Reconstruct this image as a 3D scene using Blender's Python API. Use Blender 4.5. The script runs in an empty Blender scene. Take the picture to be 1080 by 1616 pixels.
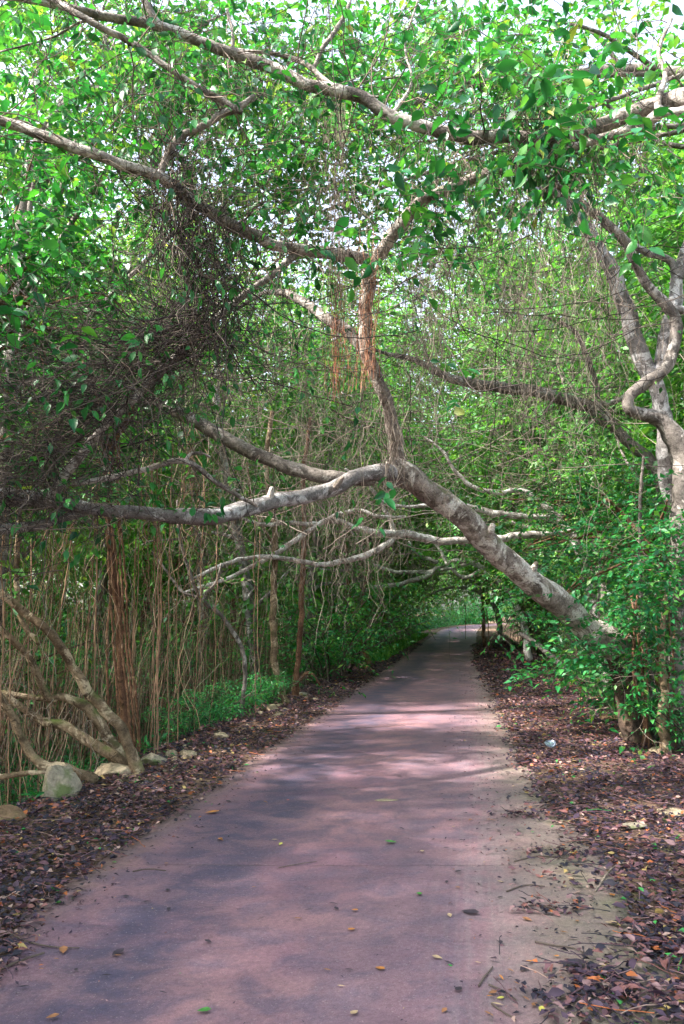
import bpy, math
import numpy as np

# ------------------------------------------------------------------ camera, sky, sun, exposure
sc = bpy.context.scene
COL = sc.collection
F = 1257.0
PITCH = math.atan(152 / F)
CAMZ = 1.6
cam_d = bpy.data.cameras.new('camera')
cam = bpy.data.objects.new('camera', cam_d)
COL.objects.link(cam)
cam.location = (0, 0, CAMZ)
cam.rotation_euler = (math.pi / 2 + PITCH, 0, 0)
cam_d.sensor_fit = 'VERTICAL'
cam_d.sensor_height = 36
cam_d.lens = 36 * F / 1616
cam_d.clip_start = 0.05
cam_d.clip_end = 2000
sc.camera = cam

SUN_EL, SUN_AZ = math.radians(46), math.radians(-106)      # azimuth from +Y, clockwise seen from above
world = bpy.data.worlds.new('World')
sc.world = world
world.use_nodes = True
wn = world.node_tree
wn.nodes.clear()
sky = wn.nodes.new('ShaderNodeTexSky')
sky.sky_type = 'NISHITA'
sky.sun_disc = False
sky.sun_elevation = SUN_EL
sky.sun_rotation = SUN_AZ
sky.air_density = 1.0
sky.dust_density = 3.0
bg = wn.nodes.new('ShaderNodeBackground')
bg.inputs['Strength'].default_value = 0.15
wo = wn.nodes.new('ShaderNodeOutputWorld')
hs = wn.nodes.new('ShaderNodeHueSaturation')      # thin bright cloud: less blue
hs.inputs['Saturation'].default_value = 0.6
wn.links.new(sky.outputs[0], hs.inputs['Color'])
wn.links.new(hs.outputs[0], bg.inputs[0])
wn.links.new(bg.outputs[0], wo.inputs[0])

sun_d = bpy.data.lights.new('sun', 'SUN')
sun_d.energy = 4.2
sun_d.angle = math.radians(1.6)
sun_d.color = (1, 0.93, 0.82)
sun = bpy.data.objects.new('sun', sun_d)
COL.objects.link(sun)
sd = (math.sin(SUN_AZ) * math.cos(SUN_EL), math.cos(SUN_AZ) * math.cos(SUN_EL), math.sin(SUN_EL))
from mathutils import Vector
sun.rotation_euler = Vector(sd).to_track_quat('Z', 'Y').to_euler()

sc.view_settings.view_transform = 'Standard'
sc.view_settings.look = 'None'
sc.view_settings.exposure = 2.62
sc.view_settings.gamma = 1
sc.cycles.max_bounces = 9
sc.cycles.diffuse_bounces = 7
sc.cycles.transmission_bounces = 6
sc.cycles.glossy_bounces = 2
sc.cycles.caustics_reflective = False
sc.cycles.caustics_refractive = False

# ------------------------------------------------------------------ numeric helpers
RG = np.random.default_rng(7)
CA, SA = math.cos(PITCH), math.sin(PITCH)


def P(px, py, Y):
    x = (px - 540) / F
    u = (808 - py) / F
    k = Y / (CA - u * SA)
    return np.array([x * k, Y, CAMZ + (SA + u * CA) * k])


def ground_at(px, py):
    dy = math.tan(math.atan((py - 808) / F) - PITCH)
    Y = CAMZ / dy
    d = CA + ((py - 808) / F) * SA
    return (px - 540) / F / d * Y, Y


def smooth(t):
    t = np.clip(t, 0, 1)
    return t * t * (3 - 2 * t)


def nz(x, y, s=0.0):
    """cheap smooth noise, about -1..1"""
    return (np.sin(x * 1.7 + 1.3 * s + 1.9 * np.sin(y * 1.1 + s)) + np.sin(y * 2.3 - s + 1.7 * np.sin(x * 1.4 + 2 * s))
            + 0.6 * np.sin(x * 4.1 + y * 3.3 + s * 3)) / 2.6


def cx(Y):
    Y = np.asarray(Y, float)
    return -0.8 + 0.163 * Y + 0.006 * np.clip(Y - 58, 0, 60) ** 2


def wl(Y):
    return np.interp(Y, [0, 9, 13, 16, 23, 40, 90], [1.0, 1.1, 1.0, .85, .85, .9, 1.0])


def wr(Y):
    return np.interp(Y, [0, 4, 9, 14, 21, 41, 90], [2.2, 1.9, 1.5, 1.45, 1.15, .8, .8])


def ovr(Y):
    return np.interp(Y, [0, 4.6, 6.3, 8.7, 14, 23, 40, 60], [.05, .06, .25, .44, .52, .78, .8, .6]) + (.07 * nz(np.asarray(Y) * 2.5, Y, 8.0) + .05 * nz(np.asarray(Y) * 7, Y, 3.)) * smooth((np.asarray(Y) - 4.2) / 1.5)


def ovl(Y):
    return np.interp(Y, [2.5, 3.2, 3.7, 4.4, 5, 9, 12, 20], [.62, .48, .34, .14, .09, .1, .16, .1]) + .035 * nz(np.asarray(Y) * 5, Y, 3.) + .02 * nz(np.asarray(Y) * 13, Y, 1.)


def height(X, Y):
    X = np.asarray(X, float)
    Y = np.asarray(Y, float)
    s = X - cx(Y)
    left = s < 0
    w = np.where(left, wl(Y), wr(Y))
    d = np.abs(s) - 1.6 - w + 0.12 * nz(Y * 2.1, s * 0, 3.0)
    ed = np.where(left, 1.58 - ovl(Y), 1.58 - ovr(Y))
    z = -0.035 + 0.05 * smooth((np.abs(s) - ed) / 0.16) + 0.02 * nz(X * 3, Y * 3, 1) * smooth((np.abs(s) - 1.6) / .4)
    drop = np.where(left, 0.85, 0.7)
    z = z - drop * smooth(d / 1.3)
    z = z + smooth(d / 2.0) * 0.12 * nz(X * .8, Y * .8, 5)
    return z


def build_mesh(name, verts, faces, smooth_shade=True, uv=None):
    """faces (M,4) or (M,3) int array"""
    me = bpy.data.meshes.new(name)
    verts = np.asarray(verts, np.float32)
    faces = np.asarray(faces, np.int32)
    k = faces.shape[1]
    me.vertices.add(len(verts))
    me.vertices.foreach_set('co', verts.ravel())
    me.loops.add(faces.size)
    me.loops.foreach_set('vertex_index', faces.ravel())
    me.polygons.add(len(faces))
    me.polygons.foreach_set('loop_start', np.arange(0, faces.size, k, dtype=np.int32))
    if uv is not None:
        l = me.uv_layers.new(name='UVMap')
        l.data.foreach_set('uv', np.asarray(uv, np.float32)[faces.ravel()].ravel())
    me.update(calc_edges=True)
    me.polygons.foreach_set('use_smooth', np.full(len(faces), smooth_shade, bool))
    me.validate()
    return me


def link(name, me, mat=None, parent=None, loc=None):
    o = bpy.data.objects.new(name, me)
    COL.objects.link(o)
    if mat is not None and me is not None and not me.materials:
        me.materials.append(mat)
    if parent is not None:
        o.parent = parent
    if loc is not None:
        o.location = loc
    return o


def tag(o, label=None, cat=None, group=None, kind=None):
    if label:
        o['label'] = label
    if cat:
        o['category'] = cat
    if group:
        o['group'] = group
    if kind:
        o['kind'] = kind
    return o


def empty(name, loc, label=None, cat=None, group=None):
    o = link(name, None, loc=loc)
    o.empty_display_size = 0.2
    return tag(o, label, cat, group)


class MB:
    """collects quads"""

    def __init__(self):
        self.v, self.f, self.n = [], [], 0

    def add(self, v, f):
        if len(v) == 0:
            return
        self.v.append(np.asarray(v, np.float32))
        self.f.append(np.asarray(f, np.int64) + self.n)
        self.n += len(v)

    def build(self, name, mat, parent=None, origin=(0, 0, 0), smooth_shade=True):
        if self.n == 0:
            return None
        me = build_mesh(name, np.concatenate(self.v) - np.asarray(origin, np.float32), np.concatenate(self.f), smooth_shade)
        return link(name, me, mat, parent)


def strands(pts, rad, sides=4):
    """pts (K,n,3), rad (K,n) -> verts, quads"""
    pts = np.asarray(pts, float)
    K, n, _ = pts.shape
    T = np.gradient(pts, axis=1)
    T /= np.linalg.norm(T, axis=2, keepdims=True) + 1e-9
    m = np.abs(T.mean(axis=1))
    ref = np.zeros((K, 3))
    ref[np.arange(K), np.argmin(m, axis=1)] = 1
    U = ref[:, None, :] - T * np.sum(T * ref[:, None, :], axis=2, keepdims=True)
    U /= np.linalg.norm(U, axis=2, keepdims=True) + 1e-9
    V = np.cross(T, U)
    a = np.arange(sides) * 2 * math.pi / sides
    ring = (U[:, :, None, :] * np.cos(a)[None, None, :, None] + V[:, :, None, :] * np.sin(a)[None, None, :, None])
    v = pts[:, :, None, :] + ring * np.asarray(rad)[:, :, None, None]
    base = (np.arange(K) * n * sides)[:, None, None] + (np.arange(n - 1) * sides)[None, :, None]
    j = np.arange(sides)[None, None, :]
    j2 = (np.arange(sides) + 1) % sides
    a0 = base + j
    b0 = base + j2[None, None, :]
    f = np.stack([a0, b0, b0 + sides, a0 + sides], axis=-1).reshape(-1, 4)
    return v.reshape(-1, 3), f


def catmull(keys, step):
    keys = np.asarray(keys, float)
    k = np.vstack([2 * keys[0] - keys[1], keys, 2 * keys[-1] - keys[-2]])
    out = []
    for i in range(1, len(k) - 2):
        p0, p1, p2, p3 = k[i - 1:i + 3]
        n = max(2, int(np.linalg.norm((p2 - p1)[:3]) / step))
        t = np.linspace(0, 1, n, endpoint=False)[:, None]
        out.append(0.5 * (2 * p1 + (p2 - p0) * t + (2 * p0 - 5 * p1 + 4 * p2 - p3) * t ** 2 + (3 * p1 - p0 - 3 * p2 + p3) * t ** 3))
    out.append(k[-2][None])
    return np.vstack(out)


def limb(mb, keys, sides=14, rough=0.10, wander=0.15, seed=0.0, step=None, cap=True):
    """keys: rows x,y,z,r.  returns the path rows"""
    keys = np.asarray(keys, float)
    rm = keys[:, 3].mean()
    if step is None:
        step = max(0.02, rm * 0.55)
    pth = catmull(keys, step)
    n = len(pth)
    L = np.concatenate([[0], np.cumsum(np.linalg.norm(np.diff(pth[:, :3], axis=0), axis=1))])
    pth[:, 3] = np.clip(pth[:, 3], 0.002, None)
    w = pth[:, 3] * wander
    q = L / (rm * 6 + 1e-6)
    fade = np.minimum(1, np.minimum(np.arange(n), np.arange(n)[::-1]) / 4.0)
    pth[:, 0] += w * nz(q, q * 0.7 + seed, seed) * fade * 1.5
    pth[:, 2] += w * nz(q * 0.9 + 4, q * 0.5, seed + 2) * fade * 1.5
    C_ = pth[:, :3]
    T = np.gradient(C_, axis=0)
    T /= np.linalg.norm(T, axis=1, keepdims=True) + 1e-9
    u = np.cross(T[0], [0.3, 0.9, 0.1])
    u /= np.linalg.norm(u)
    Us = []
    for i in range(n):
        u = u - T[i] * np.dot(u, T[i])
        u /= np.linalg.norm(u)
        Us.append(u.copy())
    U = np.array(Us)
    V = np.cross(T, U)
    a = np.arange(sides) * 2 * math.pi / sides
    qa = L[:, None] / (rm * 2.2)
    rr = pth[:, 3][:, None] * (1 + rough * nz(qa + np.cos(a)[None] * 1.1, np.sin(a)[None] * 1.3 + qa * .4, seed)
                               + rough * .5 * nz(qa * 2.7 + np.cos(a)[None] * 3, np.sin(a)[None] * 3, seed + 1))
    v = C_[:, None] + rr[..., None] * (U[:, None] * np.cos(a)[None, :, None] + V[:, None] * np.sin(a)[None, :, None])
    j = np.arange(sides)
    b = (np.arange(n - 1) * sides)[:, None]
    f = np.stack([b + j, b + (j + 1) % sides, b + sides + (j + 1) % sides, b + sides + j], -1).reshape(-1, 4)
    vv = v.reshape(-1, 3)
    if cap:      # close both ends with a small pole ring
        ends = []
        for e, s_ in ((0, -1), (n - 1, 1)):
            c = C_[e] + T[e] * s_ * pth[e, 3] * .5
            ring = c + (v[e] - C_[e]) * .45
            ends.append(ring)
        m0 = len(vv)
        vv = np.vstack([vv, ends[0], ends[1]])
        f0 = np.stack([j, (j + 1) % sides, m0 + (j + 1) % sides, m0 + j], -1)[:, ::-1]
        l0 = (n - 1) * sides
        f1 = np.stack([l0 + j, l0 + (j + 1) % sides, m0 + sides + (j + 1) % sides, m0 + sides + j], -1)
        h = sides // 2
        fc = []
        for off in (m0, m0 + sides):
            for i in range(1, h):
                fc.append([off + i - 1, off + i, off + sides - 1 - i, off + (sides - i) % sides])
        f = np.vstack([f, f0, f1, np.array(fc)])
    mb.add(vv, f)
    return pth


def keys_px(lst):
    """(px,py,Y,width_px) -> x,y,z,r"""
    return np.array([list(P(a, b, c)) + [w * c / F / 2] for a, b, c, w in lst])


def br1(root, org, keys, **kw):
    m_ = MB()
    p = limb(m_, keys, **kw)
    m_.build('branch', M_BOUGH, root, org)
    return p


# leaf templates: x along, y across, z up
_w = 0.25
LEAF_FINE = (np.array([[0, 0, 0], [.32, 0, .0], [.66, 0, -.02], [1, 0, -.14],
                       [.05, .25 * _w, .01], [.3, _w, .08], [.62, .85 * _w, .05], [.84, .36 * _w, -.04],
                       [.05, -.25 * _w, .01], [.3, -_w, .08], [.62, -.85 * _w, .05], [.84, -.36 * _w, -.04]]),
             np.array([[0, 1, 5, 4], [1, 2, 6, 5], [2, 3, 7, 6], [0, 8, 9, 1], [1, 9, 10, 2], [2, 10, 11, 3]]))
LEAF_CHEAP = (np.array([[0, 0, 0], [.5, 0, -.02], [1, 0, -.1], [.42, .27, .07], [.42, -.27, .07]]),
              np.array([[0, 1, 2, 3], [0, 4, 2, 1]]))
LEAF_SLIM = (np.array([[0, 0, 0], [.5, 0, -.02], [1, 0, -.12], [.4, .16, .05], [.4, -.16, .05]]),
             np.array([[0, 1, 2, 3], [0, 4, 2, 1]]))


def unit(a):
    return a / (np.linalg.norm(a, axis=-1, keepdims=True) + 1e-9)


def leaves(mb, pos, d, size, tmpl=LEAF_CHEAP, up=None, rng=RG, tilt=0.5):
    N = len(pos)
    if N == 0:
        return
    d = unit(d)
    if up is None:
        up = np.tile([0, 0, 1.0], (N, 1))
    up = up + rng.normal(0, tilt, (N, 3))
    y = unit(np.cross(up, d))
    z = np.cross(d, y)
    tv, tf = tmpl
    s = np.asarray(size)[:, None, None]
    zc = rng.uniform(.3, 1.9, N)[:, None, None]
    v = pos[:, None] + s * (tv[None, :, 0:1] * d[:, None] + tv[None, :, 1:2] * y[:, None] + tv[None, :, 2:3] * z[:, None] * zc)
    f = (np.arange(N) * len(tv))[:, None, None] + tf[None]
    mb.add(v.reshape(-1, 3), f.reshape(-1, 4))


def branchlets(lm, tm, start, d, length, nleaf, lsize, rng, tmpl=LEAF_CHEAP, droop=0.35, trad=0.003, tilt=.5):
    """twigs that carry two rows of leaves"""
    K = len(start)
    if K == 0:
        return
    d = unit(d)
    t = np.linspace(0, 1, 6)
    length = np.broadcast_to(length, (K,))
    bend = rng.normal(0, .12, (K, 3))
    pts = start[:, None] + length[:, None, None] * (d[:, None] * t[None, :, None] + bend[:, None] * (t ** 2)[None, :, None]
                                                   + np.array([0, 0, -1.0]) * droop * (t ** 2)[None, :, None])
    if tm is not None:
        v, f = strands(pts, np.linspace(1, .35, 6)[None] * np.full((K, 1), trad), 3)
        tm.add(v, f)
    tl = np.linspace(.18, 1, nleaf)[None] + rng.normal(0, .04, (K, nleaf))
    L = length[:, None, None]
    pos = start[:, None] + L * (d[:, None] * tl[..., None] + bend[:, None] * tl[..., None] ** 2 + np.array([0, 0, -1.0]) * droop * tl[..., None] ** 2)
    side = unit(np.cross(d, [0, 0, 1.0]) + rng.normal(0, .05, (K, 3)))
    sgn = np.where(np.arange(nleaf) % 2 == 0, 1, -1)[None, :, None]
    dl = side[:, None] * sgn * .9 + d[:, None] * .75 + np.array([0, 0, -1.0]) * rng.uniform(.0, .7, (K, nleaf, 1)) + rng.normal(0, .28, (K, nleaf, 3))
    sz = lsize * rng.uniform(.45, 1.35, (K, nleaf))
    leaves(lm, pos.reshape(-1, 3), dl.reshape(-1, 3), sz.ravel(), tmpl, rng=rng, tilt=tilt)


class Twigs:
    """random walk twigs in levels, 8 points each"""

    def __init__(self, rng):
        self.rng = rng
        self.pts, self.rad = [], []
        self.tips, self.tipd = [], []

    def add(self, start, d, length, r, level, wob=.25, grav=0.0, kids=4, tip_level=0):
        rng = self.rng
        n = 8
        st = length / (n - 1)
        p = [np.array(start, float)]
        d = d / (np.linalg.norm(d) + 1e-9)
        dirs = [d]
        for _ in range(n - 1):
            d = d + rng.normal(0, wob, 3) + np.array([0, 0, grav])
            d = d / np.linalg.norm(d)
            p.append(p[-1] + d * st)
            dirs.append(d)
        self.pts.append(p)
        self.rad.append(np.linspace(r, max(r * .35, .0012), n))
        if level <= tip_level:
            for i in (3, 4, 5, 6, 7):
                self.tips.append(p[i])
                self.tipd.append(dirs[i])
        if level > 0:
            for _ in range(kids):
                i = rng.integers(2, n)
                side = rng.normal(0, 1, 3)
                nd = dirs[i] * .8 + unit(side) * .8
                self.add(p[i], nd, length * rng.uniform(.35, .65), max(r * .5, .0015), level - 1, wob, grav, kids, tip_level)

    def sprout(self, path, n, length, r, level, bias=(0, 0, 0), **kw):
        rng = self.rng
        for _ in range(n):
            q = path[rng.integers(0, len(path))]
            d = unit(rng.normal(0, 1, 3)) + np.array(bias)
            self.add(q[:3], d, length * rng.uniform(.6, 1.3), r * rng.uniform(.6, 1.2), level, **kw)

    def build(self, name, mat, parent, origin, sides=4):
        mb = MB()
        if self.pts:
            v, f = strands(np.array(self.pts), np.array(self.rad), sides)
            mb.add(v, f)
        return mb.build(name, mat, parent, origin)


def hang(mb, tops, lens, rad, rng, n=12, wob=.03, sides=3, taper=.6):
    """roots that hang straight down with small kinks"""
    K = len(tops)
    t = np.linspace(0, 1, n)
    w = np.cumsum(rng.normal(0, 1, (K, n, 2)), axis=1)
    w -= w[:, :1]
    lens = np.asarray(lens)
    pts = np.repeat(np.asarray(tops, float)[:, None], n, 1)
    pts[:, :, 2] -= lens[:, None] * t[None]
    pts[:, :, :2] += w * wob * np.sqrt(lens)[:, None, None]
    r = np.asarray(rad)[:, None] * np.linspace(1, taper, n)[None]
    v, f = strands(pts, r, sides)
    mb.add(v, f)


# ------------------------------------------------------------------ materials
def new_mat(name):
    m = bpy.data.materials.new(name)
    m.use_nodes = True
    nt = m.node_tree
    nt.nodes.clear()
    return m, nt


def N(nt, t, **kw):
    n = nt.nodes.new(t)
    for k, v in kw.items():
        if k.startswith('i_'):
            n.inputs[k[2:].replace('_', ' ')].default_value = v
        else:
            setattr(n, k, v)
    return n


def ramp(nt, fac, stops, interp='LINEAR'):
    r = nt.nodes.new('ShaderNodeValToRGB')
    r.color_ramp.interpolation = interp
    el = r.color_ramp.elements
    while len(el) < len(stops):
        el.new(.5)
    for e, (p, c) in zip(el, stops):
        e.position = p
        e.color = (*c, 1)
    nt.links.new(fac, r.inputs[0])
    return r.outputs[0]


def mixc(nt, fac, a, b, mode='MIX'):
    m = nt.nodes.new('ShaderNodeMix')
    m.data_type = 'RGBA'
    m.blend_type = mode
    for sock, val in ((m.inputs[0], fac), (m.inputs[6], a), (m.inputs[7], b)):
        if isinstance(val, (int, float)):
            sock.default_value = val
        elif isinstance(val, tuple):
            sock.default_value = (*val, 1)
        else:
            nt.links.new(val, sock)
    return m.outputs[2]


def noise(nt, vec, scale, detail=4, rough=.55, dist=0.0):
    n = N(nt, 'ShaderNodeTexNoise')
    n.inputs['Scale'].default_value = scale
    n.inputs['Detail'].default_value = detail
    n.inputs['Roughness'].default_value = rough
    n.inputs['Distortion'].default_value = dist
    nt.links.new(vec, n.inputs['Vector'])
    return n.outputs['Fac']


def mrange(nt, v, a, b, c=0.0, d=1.0):
    m = N(nt, 'ShaderNodeMapRange')
    nt.links.new(v, m.inputs[0])
    for i, x in enumerate((a, b, c, d)):
        m.inputs[1 + i].default_value = x
    return m.outputs[0]


def math_(nt, op, a, b=None):
    m = N(nt, 'ShaderNodeMath', operation=op)
    for i, x in enumerate((a, b)):
        if x is None:
            continue
        if isinstance(x, (int, float)):
            m.inputs[i].default_value = x
        else:
            nt.links.new(x, m.inputs[i])
    return m.outputs[0]


def finish(nt, col, rough=.8, bump=None, bump_d=.02, spec=.3, bump_s=1.0):
    b = N(nt, 'ShaderNodeBsdfPrincipled')
    o = N(nt, 'ShaderNodeOutputMaterial')
    if isinstance(col, tuple):
        b.inputs['Base Color'].default_value = (*col, 1)
    else:
        nt.links.new(col, b.inputs['Base Color'])
    if isinstance(rough, float):
        b.inputs['Roughness'].default_value = rough
    else:
        nt.links.new(rough, b.inputs['Roughness'])
    b.inputs['Specular IOR Level'].default_value = spec
    if bump is not None:
        bp = N(nt, 'ShaderNodeBump')
        bp.inputs['Distance'].default_value = bump_d
        bp.inputs['Strength'].default_value = bump_s
        nt.links.new(bump, bp.inputs['Height'])
        nt.links.new(bp.outputs[0], b.inputs['Normal'])
    nt.links.new(b.outputs[0], o.inputs[0])
    return b, o


def leaf_mat(name, stops, rough=.42, trans=.4, tcol=(1.3, 1.25, .5), objvar=0.0):
    m, nt = new_mat(name)
    g = N(nt, 'ShaderNodeNewGeometry')
    r = g.outputs['Random Per Island']
    if objvar:
        oi = N(nt, 'ShaderNodeObjectInfo')
        r = math_(nt, 'ADD', math_(nt, 'MULTIPLY', r, 1 - objvar), math_(nt, 'MULTIPLY', oi.outputs['Random'], objvar))
    c = ramp(nt, r, stops)
    tc = N(nt, 'ShaderNodeTexCoord')
    n1 = noise(nt, tc.outputs['Object'], 1.1, 2)
    c = mixc(nt, 1.0, c, ramp(nt, n1, [(.3, (.65, .75, .8)), (.7, (1.25, 1.15, 1.0))]), 'MULTIPLY')
    b = N(nt, 'ShaderNodeBsdfPrincipled')
    nt.links.new(c, b.inputs['Base Color'])
    b.inputs['Roughness'].default_value = rough
    b.inputs['Specular IOR Level'].default_value = .45
    t = N(nt, 'ShaderNodeBsdfTranslucent')
    c2 = mixc(nt, 1.0, c, tcol, 'MULTIPLY')
    nt.links.new(c2, t.inputs[0])
    mx = N(nt, 'ShaderNodeMixShader')
    mx.inputs[0].default_value = trans
    nt.links.new(b.outputs[0], mx.inputs[1])
    nt.links.new(t.outputs[0], mx.inputs[2])
    o = N(nt, 'ShaderNodeOutputMaterial')
    nt.links.new(mx.outputs[0], o.inputs[0])
    return m


def bark_mat(name, dark, mid, pale, pale_amt=.5, scale=6.0, moss=0.0, bump_d=.012, streak=1.0):
    m, nt = new_mat(name)
    tc = N(nt, 'ShaderNodeTexCoord')
    v = tc.outputs['Object']
    mp = N(nt, 'ShaderNodeMapping')
    mp.inputs['Scale'].default_value = (1, 1, streak)
    nt.links.new(v, mp.inputs[0])
    v2 = mp.outputs[0]
    a = noise(nt, v2, scale, 6, .65, .4)
    c = mixc(nt, mrange(nt, a, .38, .62), dark, mid)
    b = noise(nt, v, scale * .55, 5, .7, .8)
    lo = .72 - .4 * pale_amt
    c = mixc(nt, mrange(nt, b, lo, lo + .06), c, pale)
    fine = noise(nt, v, scale * 9, 4, .7)
    c = mixc(nt, .75, c, ramp(nt, fine, [(.3, (.45, .42, .42)), (.62, (1.2, 1.2, 1.2))]), 'MULTIPLY')
    wv = noise(nt, v, scale * 2.6, 3, .6, 1.5)
    c = mixc(nt, mrange(nt, wv, .60, .66, 0, .75), c, tuple(x * .45 for x in dark))
    if moss:
        g = N(nt, 'ShaderNodeNewGeometry')
        sp = N(nt, 'ShaderNodeSeparateXYZ')
        nt.links.new(g.outputs['Normal'], sp.inputs[0])
        mn = noise(nt, v, 5, 4)
        f = math_(nt, 'MULTIPLY', mrange(nt, sp.outputs[2], -.2, .8), mrange(nt, mn, .66 - .3 * moss, .8 - .3 * moss))
        c = mixc(nt, f, c, (.09, .12, .03))
    h = math_(nt, 'ADD', math_(nt, 'MULTIPLY', fine, .5), math_(nt, 'ADD', a, math_(nt, 'MULTIPLY', wv, .6)))
    finish(nt, c, .85, h, bump_d, .2)
    return m


def island_mat(name, stops, rough=.85, spec=.2, interp='LINEAR', bump=0):
    m, nt = new_mat(name)
    g = N(nt, 'ShaderNodeNewGeometry')
    c = ramp(nt, g.outputs['Random Per Island'], stops, interp)
    tc = N(nt, 'ShaderNodeTexCoord')
    n = noise(nt, tc.outputs['Object'], 14, 3)
    c = mixc(nt, .8, c, ramp(nt, n, [(.3, (.6, .58, .6)), (.7, (1.25, 1.25, 1.25))]), 'MULTIPLY')
    finish(nt, c, rough, spec=spec)
    return m


G1 = (.018, .11, .022)
M_NEAR = leaf_mat('leaf_near', [(0, (.01, .08, .04)), (.35, (.02, .16, .05)), (.7, (.04, .23, .06)), (.97, (.09, .30, .06)), (1, (.22, .24, .05))], .38, .34)
M_MID = leaf_mat('leaf_mid', [(0, (.015, .12, .045)), (.4, (.035, .23, .055)), (.75, (.08, .25, .055)), (1, (.20, .33, .06))], .45, .36)
M_FAR = leaf_mat('leaf_far', [(0, (.028, .13, .045)), (.45, (.065, .24, .055)), (.8, (.15, .35, .065)), (1, (.32, .42, .1))], .5, .42, objvar=.35)
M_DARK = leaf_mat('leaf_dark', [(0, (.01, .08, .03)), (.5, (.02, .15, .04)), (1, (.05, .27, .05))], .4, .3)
M_SHRUB = leaf_mat('leaf_shrub', [(0, (.01, .11, .045)), (.5, (.025, .22, .065)), (.85, (.05, .28, .075)), (1, (.14, .36, .07))], .42, .35)
M_BARK = bark_mat('bark_leaning', (.10, .08, .07), (.33, .28, .25), (.54, .50, .46), .55, 6, moss=.3, bump_d=.025)
M_BOUGH = bark_mat('bark_bough', (.10, .085, .08), (.31, .27, .25), (.50, .46, .44), .55, 6, moss=.2, bump_d=.02)
M_PALE = bark_mat('bark_pale', (.10, .09, .09), (.23, .215, .215), (.42, .41, .42), .5, 7)
M_GREYB = bark_mat('bark_grey', (.07, .06, .055), (.21, .185, .17), (.37, .34, .32), .45, 6)
M_ASH = bark_mat('bark_ash', (.16, .14, .13), (.38, .35, .33), (.58, .56, .54), .6, 7)
M_FOOT = bark_mat('bark_foot', (.03, .022, .018), (.09, .06, .045), (.17, .13, .10), .3, 6, moss=.5)
M_BROWN = bark_mat('bark_brown', (.08, .04, .025), (.24, .13, .08), (.40, .26, .17), .35, 6, moss=.3)
M_TAN = bark_mat('bark_tan', (.08, .055, .035), (.26, .185, .12), (.46, .36, .25), .5, 6, moss=.45)
M_TWIG = island_mat('twig_dark', [(0, (.035, .025, .025)), (.5, (.10, .075, .065)), (1, (.22, .17, .14))])
M_TWIGP = island_mat('twig_pale', [(0, (.10, .075, .06)), (.5, (.24, .19, .15)), (1, (.42, .35, .29))])
M_VINE = island_mat('vine_tangle', [(0, (.022, .017, .02)), (.6, (.07, .055, .055)), (.9, (.14, .115, .10)), (1, (.25, .2, .17))])
M_ROOT = island_mat('aerial_root', [(0, (.09, .05, .035)), (.5, (.22, .13, .085)), (.8, (.38, .26, .17)), (1, (.55, .43, .31))])
M_ROOTG = island_mat('aerial_root_grey', [(0, (.07, .05, .045)), (.5, (.19, .15, .125)), (1, (.36, .31, .26))])
M_RUST = island_mat('aerial_root_rust', [(0, (.18, .07, .045)), (.5, (.36, .15, .09)), (1, (.5, .3, .2))])
M_THICK = island_mat('thicket', [(0, (.045, .03, .025)), (.5, (.15, .10, .072)), (.85, (.29, .21, .15)), (1, (.46, .36, .27))])
M_LITTER = island_mat('leaf_litter', [(0, (.018, .014, .028)), (.32, (.055, .030, .055)), (.56, (.13, .060, .075)), (.73, (.21, .085, .08)), (.84, (.27, .155, .16)), (.92, (.40, .26, .22)), (.955, (.40, .12, .04)), (.98, (.42, .30, .11)), (.99, (.05, .28, .06))], .6, .4, 'CONSTANT')
M_GRASS = leaf_mat('grass', [(0, (.04, .2, .04)), (.6, (.09, .32, .05)), (1, (.25, .42, .08))], .5, .3)


def mat_ground():
    m, nt = new_mat('soil')
    tc = N(nt, 'ShaderNodeTexCoord')
    v = tc.outputs['Object']
    a = noise(nt, v, 1.1, 6, .6)
    b = noise(nt, v, 22, 5, .7)
    c = ramp(nt, b, [(.3, (.03, .02, .02)), (.5, (.11, .07, .055)), (.72, (.24, .16, .12))])
    c = mixc(nt, mrange(nt, a, .5, .62, 0, .55), c, (.30, .20, .14))
    c = mixc(nt, mrange(nt, noise(nt, v, 2.3, 4), .58, .68, 0, .5), c, (.05, .11, .03))
    finish(nt, c, .95, b, .03, .1)
    return m


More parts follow.
